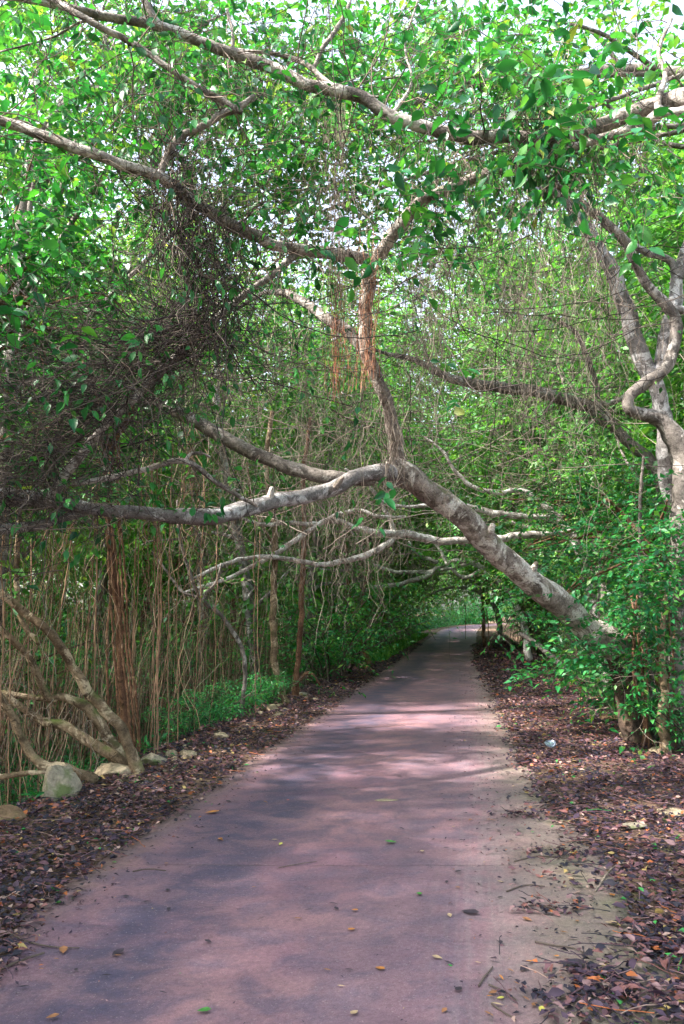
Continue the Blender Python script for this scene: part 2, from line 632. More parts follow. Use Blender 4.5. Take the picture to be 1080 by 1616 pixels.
def mat_road():
    m, nt = new_mat('concrete_road')
    uv = N(nt, 'ShaderNodeUVMap')
    uv.uv_map = 'UVMap'
    sp = N(nt, 'ShaderNodeSeparateXYZ')
    nt.links.new(uv.outputs[0], sp.inputs[0])
    s = sp.outputs[0]
    l = sp.outputs[1]

    def stretched(sx, sy):
        mp = N(nt, 'ShaderNodeMapping')
        mp.inputs['Scale'].default_value = (sx, sy, 1)
        nt.links.new(uv.outputs[0], mp.inputs[0])
        return mp.outputs[0]
    big = noise(nt, stretched(.7, .9), 1.2, 5, .6, .3)
    mid = noise(nt, stretched(.8, 1.0), 4.5, 5, .65, .5)
    fine = noise(nt, uv.outputs[0], 40, 5, .75)
    vfine = noise(nt, uv.outputs[0], 170, 2, .6)
    vor = N(nt, 'ShaderNodeTexVoronoi')
    vor.inputs['Scale'].default_value = 75
    nt.links.new(uv.outputs[0], vor.inputs['Vector'])
    agg = mrange(nt, vor.outputs['Distance'], .1, .35, 1, 0)
    c = mixc(nt, mrange(nt, big, .36, .64), (.205, .108, .142), (.295, .158, .175))
    c = mixc(nt, mrange(nt, mid, .44, .62, 0, .75), c, (.125, .088, .13))
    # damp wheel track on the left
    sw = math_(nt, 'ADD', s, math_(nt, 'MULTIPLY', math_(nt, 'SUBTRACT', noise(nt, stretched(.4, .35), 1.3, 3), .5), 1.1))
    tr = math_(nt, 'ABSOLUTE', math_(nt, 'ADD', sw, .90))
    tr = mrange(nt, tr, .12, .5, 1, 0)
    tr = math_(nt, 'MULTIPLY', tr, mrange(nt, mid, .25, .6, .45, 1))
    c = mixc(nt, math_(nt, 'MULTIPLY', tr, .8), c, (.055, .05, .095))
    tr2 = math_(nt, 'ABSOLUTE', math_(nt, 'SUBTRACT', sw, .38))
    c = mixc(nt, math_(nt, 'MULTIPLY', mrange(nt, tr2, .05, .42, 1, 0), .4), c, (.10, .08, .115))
    # scuffed light streaks along the travel direction
    stn = noise(nt, stretched(6, .25), 3.5, 5, .7)
    st = mrange(nt, math_(nt, 'ABSOLUTE', math_(nt, 'SUBTRACT', s, .85)), .05, .35, 1, 0)
    c = mixc(nt, math_(nt, 'MULTIPLY', st, mrange(nt, stn, .45, .65, .1, .55)), c, (.28, .215, .225))
    # dusty, mossy right border
    bd = mrange(nt, math_(nt, 'ADD', s, math_(nt, 'MULTIPLY', mid, .5)), 1.0, 1.45)
    c = mixc(nt, math_(nt, 'MULTIPLY', bd, .7), c, (.235, .19, .155))
    ms = math_(nt, 'MULTIPLY', mrange(nt, s, .95, 1.4), mrange(nt, noise(nt, uv.outputs[0], 1.6, 5), .48, .62))
    c = mixc(nt, math_(nt, 'MULTIPLY', ms, .6), c, (.13, .14, .06))
    bl = mrange(nt, math_(nt, 'SUBTRACT', math_(nt, 'MULTIPLY', s, -1), math_(nt, 'MULTIPLY', mid, .3)), 1.18, 1.4)
    c = mixc(nt, math_(nt, 'MULTIPLY', bl, .5), c, (.14, .115, .085))
    # spots
    spn = mrange(nt, noise(nt, uv.outputs[0], 7, 6, .7), .64, .7)
    c = mixc(nt, math_(nt, 'MULTIPLY', spn, .6), c, (.07, .05, .06))
    # patched light spot and joints every 4 m
    jt = math_(nt, 'ABSOLUTE', math_(nt, 'SUBTRACT', math_(nt, 'MODULO', math_(nt, 'ADD', math_(nt, 'ADD', l, .62), math_(nt, 'MULTIPLY', noise(nt, stretched(3, .2), 2, 3), .03)), 3.9), 1.95))
    jl = mrange(nt, jt, .004, .012, 1, 0)
    c = mixc(nt, math_(nt, 'MULTIPLY', jl, mrange(nt, noise(nt, stretched(1, .3), 2.2, 2), .46, .58, 0, .5)), c, (.07, .05, .06))
    c = mixc(nt, .8, c, ramp(nt, fine, [(.3, (.66, .64, .66)), (.7, (1.28, 1.28, 1.26))]), 'MULTIPLY')
    c = mixc(nt, .7, c, ramp(nt, vfine, [(.3, (.7, .7, .7)), (.7, (1.25, 1.25, 1.25))]), 'MULTIPLY')
    c = mixc(nt, math_(nt, 'MULTIPLY', agg, mrange(nt, noise(nt, uv.outputs[0], 55, 2), .52, .6, 0, .5)), c, (.42, .33, .32))
    crk = noise(nt, stretched(1, 1), 2.6, 8, .75, 1.2)
    c = mixc(nt, mrange(nt, math_(nt, 'ABSOLUTE', math_(nt, 'SUBTRACT', crk, .5)), .0, .012, .45, 0), c, (.09, .06, .075))
    h = math_(nt, 'ADD', math_(nt, 'MULTIPLY', fine, .6), math_(nt, 'ADD', math_(nt, 'MULTIPLY', vfine, .3), math_(nt, 'MULTIPLY', jl, -1.2)))
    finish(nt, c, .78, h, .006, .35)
    return m


def mat_rock(name, base, moss):
    m, nt = new_mat(name)
    tc = N(nt, 'ShaderNodeTexCoord')
    v = tc.outputs['Object']
    a = noise(nt, v, 5, 7, .65, .3)
    b = noise(nt, v, 30, 5, .7)
    c = mixc(nt, mrange(nt, a, .35, .65), tuple(x * .5 for x in base), base)
    c = mixc(nt, .7, c, ramp(nt, b, [(.3, (.55, .52, .5)), (.7, (1.3, 1.3, 1.3))]), 'MULTIPLY')
    c = mixc(nt, mrange(nt, noise(nt, v, 3.2, 5, .6, .4), .66 - .35 * moss, .74 - .3 * moss, 0, .85), c, (.10, .14, .04))
    finish(nt, c, .9, math_(nt, 'ADD', a, math_(nt, 'MULTIPLY', b, .4)), .04, .2)
    return m


M_SOIL, M_ROAD = mat_ground(), mat_road()
M_ROCK = mat_rock('limestone', (.50, .40, .28), .15)
M_ROCKM = mat_rock('mossy_stone', (.42, .36, .28), .5)
M_ROCKB = mat_rock('brown_stone', (.30, .19, .12), .3)

# ------------------------------------------------------------------ ground and road
sv = np.concatenate([np.array([-160, -90, -60, -40, -28, -20, -15, -11, -8.5]), np.arange(-7, 7.01, .14), np.array([8.5, 11, 15, 20, 28, 40, 60, 90, 160])])
yv = np.concatenate([np.array([-60, -30, -15, -8, -4]), np.arange(-2, 30, .16), np.arange(30, 100, .8), np.array([105, 115, 130, 160, 200, 260])])
S, Yg = np.meshgrid(sv, yv)
Xg = S + cx(np.minimum(Yg, 100))
Zg = height(S + cx(Yg), Yg) if False else None


def height_s(s, Y):
    return height(s + cx(Y), Y)


Zg = height_s(S, Yg)
V = np.stack([Xg, Yg, Zg], -1).reshape(-1, 3)
ns = len(sv)
ii = (np.arange(len(yv) - 1) * ns)[:, None] + np.arange(ns - 1)[None]
Fq = np.stack([ii, ii + 1, ii + ns + 1, ii + ns], -1).reshape(-1, 4)
tag(link('ground', build_mesh('ground', V, Fq), M_SOIL), 'brown forest soil of the verges and the sunken forest floor', kind='structure')

ry = np.concatenate([np.arange(-4, 40, .12), np.arange(40, 96, .6)])
rs = np.linspace(0, 1, 29)
lw = -1.6 - .02 * nz(ry * 2.3, ry * .4, 2)
rw = 1.62 + .02 * nz(ry * 2.9, ry * .6, 6)
Sx = lw[:, None] * (1 - rs)[None] + rw[:, None] * rs[None]
RX = Sx + cx(ry)[:, None]
RY = np.repeat(ry[:, None], 29, 1)
RZ = .004 + .004 * nz(RX * 1.3, RY * 1.1, 4)
rv = np.stack([RX, RY, RZ], -1)
ruv = np.stack([Sx, RY], -1)
skl, skr = rv[:, :1].copy(), rv[:, -1:].copy()
skl[..., 2] = -.12
skr[..., 2] = -.12
rv = np.concatenate([skl, rv, skr], 1)
ruv = np.concatenate([ruv[:, :1], ruv, ruv[:, -1:]], 1)
k = rv.shape[1]
ii = (np.arange(len(ry) - 1) * k)[:, None] + np.arange(k - 1)[None]
Fq = np.stack([ii, ii + 1, ii + k + 1, ii + k], -1).reshape(-1, 4)
tag(link('road', build_mesh('road', rv.reshape(-1, 3), Fq, True, ruv.reshape(-1, 2)), M_ROAD), 'narrow mauve concrete lane with a damp dark wheel track', kind='structure')


# ------------------------------------------------------------------ leaf litter
def litter(name, side, n, label, seed):
    rng = np.random.default_rng(seed)
    Y = 2.6 + 34 * rng.random(n) ** 1.9
    w = wl(Y) if side < 0 else wr(Y)
    over = ovr(Y) + .04 if side > 0 else ovl(Y) + .03
    t = rng.random(n)
    a = -over * (t < .35) * rng.random(n) ** 1.0 + (t >= .0) * 0
    a = -over + (w + over + .35) * rng.random(n) ** .9
    # thinning at the inner edge
    keep = (a > -over + .18 * rng.random(n) ** 2)
    # a bare concrete corner near the camera on the right
    a, Y = a[keep], Y[keep]
    s = side * (1.6 + a)
    X = s + cx(Y)
    if side > 0:
        extra = 900                         # thin drift on the concrete next to the edge
        Ye = 3 + 14 * rng.random(extra) ** 1.6
        clump = (nz(Ye * 2.2, Ye * .3, 2) > -.1)
        Ye = Ye[clump]
        se = 1.6 - .05 - np.abs(rng.normal(0, .22, len(Ye))) - .1
        X = np.concatenate([X, se + cx(Ye)])
        Y = np.concatenate([Y, Ye])
        for (px, py, sx, sy, nn_) in ((990, 1590, .20, .12, 420), (940, 1545, .10, .05, 120), (860, 1440, .12, .04, 60), (880, 1350, .14, .05, 90), (1050, 1500, .12, .1, 200), (830, 1290, .12, .06, 80), (330, 1283, .05, .03, 0)):
            gx, gy = ground_at(px, py)
            X = np.concatenate([X, gx + rng.normal(0, sx, nn_)])
            Y = np.concatenate([Y, gy + rng.normal(0, sy, nn_)])
    m = len(X)
    s = X - cx(Y)
    z = np.maximum(np.where(np.abs(s) < 1.6, .012, -9), height(X, Y)) + rng.uniform(.004, .03, m)
    an = rng.uniform(0, 2 * math.pi, m)
    d = np.stack([np.cos(an), np.sin(an), rng.normal(0, .22, m)], -1)
    mb = MB()
    size = rng.uniform(.022, .062, m) * (1 + .9 * smooth((Y - 8) / 18))
    leaves(mb, np.stack([X, Y, z], -1), d, size, LEAF_CHEAP, rng=rng, tilt=.38)
    nb_ = 2600 if side > 0 else 1800              # whole curled leaves on top
    ib = rng.choice(np.where(Y < 14)[0], nb_)
    an2 = rng.uniform(0, 2 * math.pi, nb_)
    d2 = np.stack([np.cos(an2), np.sin(an2), rng.uniform(-.1, .5, nb_)], -1)
    leaves(mb, np.stack([X[ib], Y[ib], z[ib] + .012], -1), d2, rng.uniform(.035, .08, nb_), LEAF_FINE, rng=rng, tilt=.45)
    # broken stalks
    q = m // 14
    ix = rng.integers(0, m, q)
    an = rng.uniform(0, 2 * math.pi, q)
    L = rng.uniform(.05, .28, q)
    t = np.linspace(0, 1, 5)
    base = np.stack([X[ix], Y[ix], z[ix] + .015], -1)
    dirv = np.stack([np.cos(an), np.sin(an), np.zeros(q)], -1)
    pts = base[:, None] + dirv[:, None] * (t[None, :, None] * L[:, None, None]) + np.cumsum(rng.normal(0, .006, (q, 5, 3)), axis=1)
    v, f = strands(pts, np.full((q, 5), .0022), 3)
    mb.add(v, f)
    tag(mb.build(name, M_LITTER), label, 'leaf litter', kind='stuff')


litter('leaf_litter', -1, 42000, 'brown and purple fallen leaves covering the left verge', 11)
litter('leaf_litter', 1, 64000, 'dark red-brown fallen leaves covering the wider right verge', 12)


# forest floor leaves + low green cover
def floor_cover():
    rng = np.random.default_rng(21)
    n = 26000
    Y = 4 + 55 * rng.random(n) ** 1.5
    side = np.where(rng.random(n) < .5, -1, 1)
    w = np.where(side < 0, wl(Y), wr(Y))
    a = w + .2 + 9 * rng.random(n) ** 1.4
    X = side * (1.6 + a) + cx(Y)
    an = rng.uniform(0, 2 * math.pi, n)
    mb = MB()
    d = np.stack([np.cos(an), np.sin(an), rng.normal(0, .3, n)], -1)
    leaves(mb, np.stack([X, Y, height(X, Y) + .02], -1), d, rng.uniform(.05, .11, n), rng=rng)
    tag(mb.build('fallen_leaves', M_LITTER), 'fallen leaves scattered over the sunken forest floor under the trees', 'leaf litter', kind='stuff')
    # seedlings
    n = 2600
    Y = 5 + 45 * rng.random(n) ** 1.5
    side = np.where(rng.random(n) < .55, -1, 1)
    w = np.where(side < 0, wl(Y), wr(Y))
    a = w + .15 + 6 * rng.random(n) ** 1.2
    X = side * (1.6 + a) + cx(Y)
    st = np.stack([X, Y, height(X, Y)], -1)
    d = np.stack([rng.normal(0, .6, n), rng.normal(0, .6, n), np.full(n, 1.0)], -1)
    lm, tm = MB(), MB()
    branchlets(lm, None, st, d, rng.uniform(.15, .5, n), 7, .10, rng, LEAF_SLIM, droop=.5)
    tag(lm.build('ground_cover', M_SHRUB), 'low green seedlings and ferns on the sunken forest floor', 'ground cover', kind='stuff')
    # grass along the far left verge and tufts in the litter on the right
    n = 5200
    Y = np.where(rng.random(n) < .8, rng.uniform(24, 48, n), rng.uniform(6, 24, n))
    a = .25 + (wl(Y) + .1) * rng.random(n)
    X = -(1.6 + a) + cx(Y)
    mb = MB()
    d = np.stack([rng.normal(0, .5, n), rng.normal(0, .5, n), np.full(n, 1.0)], -1)
    sz = np.where(Y > 24, rng.uniform(.08, .2, n), rng.uniform(.03, .07, n))
    kp = (Y > 24) | (nz(X * 2.2, Y * 2.2, 1) > .55)
    leaves(mb, np.stack([X, Y, height(X, Y)], -1)[kp], d[kp], sz[kp], LEAF_SLIM, rng=rng, tilt=1)
    n = 1500
    Y = rng.uniform(4, 16, n)
    X = 1.6 + .5 + (wr(Y) - .3) * rng.random(n) + cx(Y)
    kp = nz(X * 3.2, Y * 2.6, 2) > .50
    d = np.stack([rng.normal(0, .9, n), rng.normal(0, .9, n), np.full(n, .8)], -1)
    leaves(mb, np.stack([X, Y, height(X, Y) + .02], -1)[kp], d[kp], rng.uniform(.03, .07, n)[kp], LEAF_SLIM, rng=rng, tilt=1)
    tag(mb.build('grass', M_GRASS), 'short green grass and weeds growing through the litter beside the road', 'grass', kind='stuff')


floor_cover()


# ------------------------------------------------------------------ rocks
def rock(px, py, wpx, asp, label, mat, seed, Y=None, flat=.7, name='rock', group=None):
    g = ground_at(px, py)
    if Y is None:
        X, Y = g[0], g[1]
    else:
        X = P(px, py, Y)[0]
    r = wpx * Y / F / 2
    import bmesh
    bm = bmesh.new()
    bmesh.ops.create_icosphere(bm, subdivisions=4, radius=1)
    rng = np.random.default_rng(seed)
    co = np.array([v.co[:] for v in bm.verts])
    # chop with random planes for a broken look
    for _ in range(26):
        nrm = unit(rng.normal(0, 1, 3))
        dd = rng.uniform(.6, .92)
        over = co @ nrm - dd
        co = co - np.clip(over, 0, None)[:, None] * nrm * .92
    co *= (1 + .05 * nz(co[:, 0] * 4, co[:, 1] * 4 + co[:, 2] * 3, seed) + .025 * nz(co[:, 2] * 11, co[:, 0] * 12, seed) + .015 * nz(co[:, 1] * 23, co[:, 0] * 25 + co[:, 2] * 19, seed))[:, None]
    co *= np.array([r, r * asp, r * flat])
    a = rng.uniform(-.4, .4)
    R = np.array([[math.cos(a), -math.sin(a), 0], [math.sin(a), math.cos(a), 0], [0, 0, 1]])
    co = co @ R.T
    for v, c in zip(bm.verts, co):
        v.co = c
    me = bpy.data.meshes.new(name)
    bm.to_mesh(me)
    bm.free()
    me.polygons.foreach_set('use_smooth', [True] * len(me.polygons))
    z = float(height(X, Y))
    o = link(name, me, mat, loc=(X, Y, z + r * flat * .35))
    return tag(o, label, 'rock' if name == 'rock' else 'stone', group)


rock(95, 1275, 78, 1.0, 'large green mossy boulder at the edge of the left verge', M_ROCKM, 3, Y=7.0, flat=.95)
rock(185, 1222, 90, .8, 'long flat pale limestone rock behind the mossy boulder', M_ROCK, 5, flat=.32)
rock(8, 1312, 95, 1.0, 'brown rock in the bottom left corner of the verge, cut by the frame', M_ROCKB, 8, Y=6.3, flat=.45)
rock(242, 1208, 44, .9, 'grey mossy rock at the foot of the bent tan stems', M_ROCKM, 13, flat=.6)
rock(272, 1196, 22, .9, 'small squarish pale rock right of the grey mossy rock', M_ROCK, 14, flat=.8)
rock(298, 1196, 38, .8, 'low yellowish rock half under leaves on the left verge', M_ROCK, 15, flat=.5)
rock(350, 1168, 30, .9, 'pale crumbled rock on the left verge edge before the thin bent stem', M_ROCK, 16, flat=.5)
rock(430, 1124, 24, .9, 'rounded cream rock below the mossy leaning stem', M_ROCK, 17, flat=.75)
rock(478, 1100, 18, .9, 'grey rock at the foot of the dark reddish stem', M_ROCKM, 18, flat=.6)
rock(575, 1052, 20, .9, 'sunlit stone on the far left verge', M_ROCK, 19, flat=.5)
rock(1000, 1312, 42, .8, 'flat grey stone lying in the right leaf litter', M_ROCKM, 20, flat=.25)
rock(1062, 1288, 55, .7, 'sunken pale stone near the right frame edge', M_ROCK, 22, flat=.2)
rock(1000, 1168, 46, .8, 'pale earthy rock at the foot of the leaning tree', M_ROCK, 23, flat=.4)
rock(965, 1140, 40, .9, 'brown rock on the bank left of the leaning tree foot', M_ROCKB, 24, flat=.45)
rock(1045, 1190, 40, .8, 'tan rock on the bank under the dark right trunk', M_ROCK, 25, flat=.4)
rng = np.random.default_rng(44)
for i in range(46):
    py = rng.uniform(1100, 1250)
    px = np.interp(py, [1050, 1095, 1120, 1200, 1270], [610, 508, 425, 245, 100]) + rng.uniform(-6, 60) * (py - 960) / 250
    rock(px, py, rng.uniform(5, 15), rng.uniform(.7, 1.1), 'small pale pebble among the fallen leaves of the left verge', M_ROCK, 100 + i, name='pebble', group='pebbles along the left verge', flat=.6)

# ------------------------------------------------------------------ the leaning tree (main)
LT0 = P(1010, 1190, 9.6)
LT0[2] = float(height(LT0[0], LT0[1]))
lt = empty('leaning_tree', LT0, 'thick leaning tree whose grey-brown trunk slants across the road from the right bank', 'tree')
mb = MB()
limb(mb, keys_px([(1022, 1215, 9.6, 62), (1005, 1165, 9.65, 44), (990, 1120, 9.7, 36), (984, 1075, 9.8, 37), (982, 1038, 9.85, 44), (962, 1014, 9.8, 36)]), sides=18, rough=.16, wander=.15, seed=1.5)
mb.build('root', M_FOOT, lt, LT0)
mb = MB()
path_trunk = limb(mb, keys_px([(988, 1046, 9.86, 34), (978, 1028, 9.84, 47), (955, 1008, 9.8, 50), (920, 980, 9.7, 39), (880, 950, 9.5, 42), (832, 913, 9.3, 39),
                               (790, 875, 9.1, 38), (750, 835, 8.95, 38), (708, 800, 8.8, 35), (668, 772, 8.7, 36), (640, 750, 8.6, 42), (618, 733, 8.55, 34)]), sides=24, rough=.13, wander=.14, seed=1.0)
mb.build('trunk', M_BARK, lt, LT0)
mb = MB()
path_up = limb(mb, keys_px([(636, 762, 8.62, 34), (625, 715, 8.55, 24), (624, 680, 8.45, 23), (614, 645, 8.35, 20), (600, 612, 8.25, 21), (586, 578, 8.2, 21), (577, 540, 8.15, 21), (578, 480, 8.05, 22), (583, 430, 7.95, 24), (598, 398, 7.85, 21),
                            (625, 360, 7.65, 22), (660, 322, 7.5, 20), (715, 295, 7.3, 18), (790, 268, 7.0, 18), (850, 244, 6.7, 18)]), sides=16, rough=.12, wander=.25, seed=2)
mb.build('limb', M_BARK, lt, LT0)
mb = MB()
path_b = limb(mb, keys_px([(640, 748, 8.62, 30), (600, 746, 8.45, 27), (562, 755, 8.3, 24), (528, 768, 8.15, 24), (495, 778, 8, 24), (450, 790, 7.8, 23), (405, 800, 7.55, 25), (355, 812, 7.3, 26), (300, 815, 7.1, 26), (240, 812, 6.95, 21),
                           (180, 806, 6.8, 20), (130, 800, 6.7, 20), (70, 792, 6.6, 24), (0, 785, 6.5, 28), (-90, 775, 6.4, 30)]), sides=16, rough=.12, wander=.2, seed=3)
mb.build('limb', M_PALE, lt, LT0)
mb = MB()
limb(mb, keys_px([(150, 803, 6.75, 14), (110, 815, 6.7, 14), (60, 828, 6.6, 16), (0, 835, 6.5, 18), (-60, 845, 6.4, 18)]), sides=12, seed=3.4)
o = mb.build('limb', M_PALE, lt, LT0)
mb = MB()
path_c = limb(mb, keys_px([(590, 760, 8.45, 14), (560, 757, 8.35, 18), (520, 752, 8.35, 21), (475, 744, 8.4, 22), (430, 728, 8.5, 22), (385, 706, 8.6, 22), (340, 682, 8.7, 22), (300, 660, 8.8, 21), (262, 642, 9, 18), (200, 615, 9.2, 14), (130, 596, 9.5, 11)]), sides=14, seed=4)
mb.build('limb', M_GREYB, lt, LT0)
mb = MB()
path_a = limb(mb, keys_px([(580, 560, 8.2, 18), (560, 535, 8.3, 20), (530, 512, 8.4, 19), (500, 492, 8.6, 17), (475, 474, 8.7, 15), (450, 462, 8.9, 12), (415, 464, 9.2, 8), (370, 490, 9.6, 6)]), sides=12, seed=5)
mb.build('limb', M_GREYB, lt, LT0)
# knots and stubs
mb = MB()
for (a, b, c, w), d in (((772, 848, 8.9, 12), (.02, -.05, .09)), ((700, 795, 8.7, 9), (.03, -.03, .05)), ((425, 790, 7.65, 10), (.02, -.03, .08)), ((530, 768, 8.0, 8), (.05, -.03, .06)), ((838, 905, 9.2, 10), (.04, -.04, .08))):
    p = P(a, b, c)
    r = w * c / F / 2
    limb(mb, [list(p) + [r * 1.4], list(p + np.array(d)) + [r], list(p + np.array(d) * 1.5) + [r * .7]], sides=10, seed=a)
mb.build('branch_stub', M_BARK, lt, LT0)
# dark bark scar on the left limb
# aerial roots of this tree
rng = np.random.default_rng(5)
mb = MB()
def bundle(mb, px, py0, py1, Y, spread, n, r, rng, wob=.02, conv=.5):
    for _ in range(n):
        a = P(px + rng.normal(0, spread), py0 + rng.uniform(-75, 30), Y + rng.normal(0, .08))
        b = P(px + rng.normal(0, spread * conv), py1 - rng.uniform(0, .25) * (py1 - py0), Y + rng.normal(0, .06))
        t = np.linspace(0, 1, 14)[:, None]
        p = a + (b - a) * t + np.cumsum(rng.normal(0, wob * .3, (14, 3)), 0) * np.sin(t * 3.1)
        v, f = strands(p[None], np.full((1, 14), r * rng.uniform(.5, 1.3)), 4)
        mb.add(v, f)
bundle(mb, 533, 470, 640, 7.4, 8, 30, .0019, rng, .05, 1.1)
bundle(mb, 580, 430, 620, 7.8, 13, 36, .0024, rng, .06, 1.0)
mb.build('aerial_roots', M_RUST, lt, LT0)
mb = MB()
bundle(mb, 533, 190, 560, 7.2, 9, 42, .0018, rng, .07, 1.2)
bundle(mb, 618, 690, 780, 8.4, 16, 16, .004, rng, .05, 1.2)
bundle(mb, 585, 640, 740, 8.3, 30, 14, .0025, rng, .05, 1.2)
# short drooping roots under the sunlit limb
for _ in range(34):
    q = path_b[rng.integers(10, len(path_b) - 5)]
    L = rng.uniform(.06, .4)
    p = [q[:3] - np.array([0, 0, q[3] * .7])]
    d = np.array([rng.normal(0, .25), rng.normal(0, .25), -1.0])
    for _ in range(9):
        d = unit(d + rng.normal(0, .4, 3) + np.array([0, 0, -.25]))
        p.append(p[-1] + d * L / 9)
    v, f = strands(np.array(p)[None], np.linspace(.008, .003, 10)[None] * rng.uniform(.4, 1.2), 5)
    mb.add(v, f)
# hanging threads from upper limb and c
for pth, n in ((path_up, 60), (path_c, 26), (path_a, 16), (path_b, 40)):
    q = pth[rng.integers(0, len(pth), n)]
    hang(mb, q[:, :3], rng.uniform(.2, 1.6, n), rng.uniform(.0012, .003, n), rng, wob=.03)
mb.build('aerial_roots', M_ROOTG, lt, LT0)
tw = Twigs(np.random.default_rng(9))
tw.sprout(path_up[len(path_up) // 3:], 26, .8, .007, 2, bias=(0, -.1, .2), grav=-.05, kids=3)
tw.sprout(path_c, 14, .7, .006, 1, bias=(0, 0, -.1), grav=-.05, kids=3)
tw.sprout(path_a, 14, .8, .006, 2, grav=-.05, kids=3)
tw.sprout(path_b[len(path_b) // 2:], 16, .6, .006, 2, bias=(0, 0, .5), grav=-.02, kids=3)
tw.build('twigs', M_TWIG, lt, LT0)
lm = MB()
ix = np.random.default_rng(3).choice(len(tw.tips), int(len(tw.tips) * .22), replace=False)
rg = np.random.default_rng(4)
leaves(lm, np.array(tw.tips)[ix], np.array(tw.tipd)[ix] + np.array([0, 0, -.8]), rg.uniform(.06, .12, len(ix)), LEAF_FINE, rng=rg)
lm.build('crown', M_NEAR, lt, LT0)

# ------------------------------------------------------------------ arching bough (tree rooted off to the right)
def ground_point(X, Y):
    return np.array([X, Y, float(height(X, Y))])


AR0 = ground_point(5.2, 6.0)
ar = empty('arching_tree', AR0, 'tree sending a long smooth grey bough in an arch across the top of the view', 'tree')
mb = MB()
k1 = keys_px([(1200, 120, 5.6, 46), (1130, 150, 5.8, 40), (1075, 158, 6.0, 34), (1035, 168, 6.1, 28), (985, 184, 6.2, 25), (940, 202, 6.25, 26), (900, 216, 6.3, 26), (860, 224, 6.3, 26), (825, 218, 6.3, 22), (785, 214, 6.3, 21), (745, 217, 6.3, 21),
              (700, 209, 6.3, 21), (650, 196, 6.3, 21), (610, 180, 6.3, 21), (570, 153, 6.3, 21), (525, 142, 6.3, 21), (480, 131, 6.3, 20), (430, 107, 6.3, 20), (380, 90, 6.3, 20), (330, 72, 6.25, 18), (275, 50, 6.2, 18), (225, 36, 6.1, 16),
              (150, 22, 6.0, 14), (70, 4, 5.9, 14), (-40, -20, 5.8, 12)])
path_ar = limb(mb, k1, sides=16, rough=.08, wander=.12, seed=7)
mb.build('limb', M_BOUGH, ar, AR0)
mb = MB()
path_tr = limb(mb, [list(AR0 - [0, 0, .2]) + [.22], list(AR0 + [-.1, 0, 1.2]) + [.17], list(AR0 + [-.1, 0, 3]) + [.16], list(AR0 + [-.9, -.1, 4.6]) + [.14], list(k1[0])], sides=16, seed=8)
mb.build('trunk', M_PALE, ar, AR0)
mb = MB()
pb = []
pb.append(br1(ar, AR0, keys_px([(545, 150, 6.3, 9), (515, 128, 6.35, 9), (480, 100, 6.4, 9), (440, 86, 6.45, 8), (385, 80, 6.5, 6), (340, 70, 6.6, 4)]), sides=8, seed=1))
pb.append(br1(ar, AR0, keys_px([(495, 108, 6.4, 7), (510, 75, 6.4, 8), (530, 48, 6.45, 8), (548, 15, 6.5, 7), (560, -30, 6.6, 6)]), sides=8, seed=2))
pb.append(br1(ar, AR0, keys_px([(252, 44, 6.15, 15), (240, 22, 6.1, 13), (222, -8, 6.1, 11), (205, -60, 6.1, 9)]), sides=10, seed=3))
pb.append(br1(ar, AR0, keys_px([(367, 84, 6.3, 8), (367, 50, 6.3, 6), (360, 20, 6.35, 6), (352, -20, 6.4, 5)]), sides=8, seed=4))
pb.append(br1(ar, AR0, keys_px([(1060, 165, 6.05, 22), (1020, 195, 6.1, 18), (980, 210, 6.15, 16), (930, 225, 6.2, 14), (890, 238, 6.3, 14), (860, 250, 6.4, 12)]), sides=10, seed=5))
pb.append(br1(ar, AR0, keys_px([(1100, 170, 5.9, 20), (1060, 178, 5.95, 15), (1038, 165, 6.0, 12), (1050, 120, 6.0, 9), (1040, 80, 6.1, 7), (1060, 30, 6.2, 5)]), sides=10, seed=6))
pb.append(br1(ar, AR0, keys_px([(225, 36, 6.1, 6), (140, 32, 6.1, 5), (80, 60, 6.1, 4), (0, 82, 6.1, 3)]), sides=8, seed=7))
pb.append(br1(ar, AR0, keys_px([(620, 180, 6.3, 7), (650, 130, 6.3, 5), (640, 70, 6.3, 4), (660, 0, 6.3, 3)]), sides=8, seed=9))
tw = Twigs(np.random.default_rng(19))
pr = path_ar[len(path_ar) // 8:]
tw.sprout(pr, 70, 1.0, .007, 2, bias=(0, .1, .45), grav=-.02, kids=3)
for q in pb:
    tw.sprout(q, 7, .8, .005, 2, bias=(0, 0, .1), grav=-.03, kids=3)
knot = path_ar[np.argmin(np.abs(path_ar[:, 0] - P(850, 225, 6.3)[0]))][None]
tw.sprout(knot, 60, .55, .005, 2, bias=(0, -.1, .05), grav=-.06, kids=3, wob=.35)
tw.build('twigs', M_TWIG, ar, AR0)
rg = np.random.default_rng(23)
lm = MB()
tp, td = np.array(tw.tips), np.array(tw.tipd)
ix = rg.choice(len(tp), int(len(tp) * .15), replace=False)
leaves(lm, tp[ix], td[ix] + np.array([0, 0, -.9]), rg.uniform(.07, .135, len(ix)), LEAF_FINE, rng=rg)
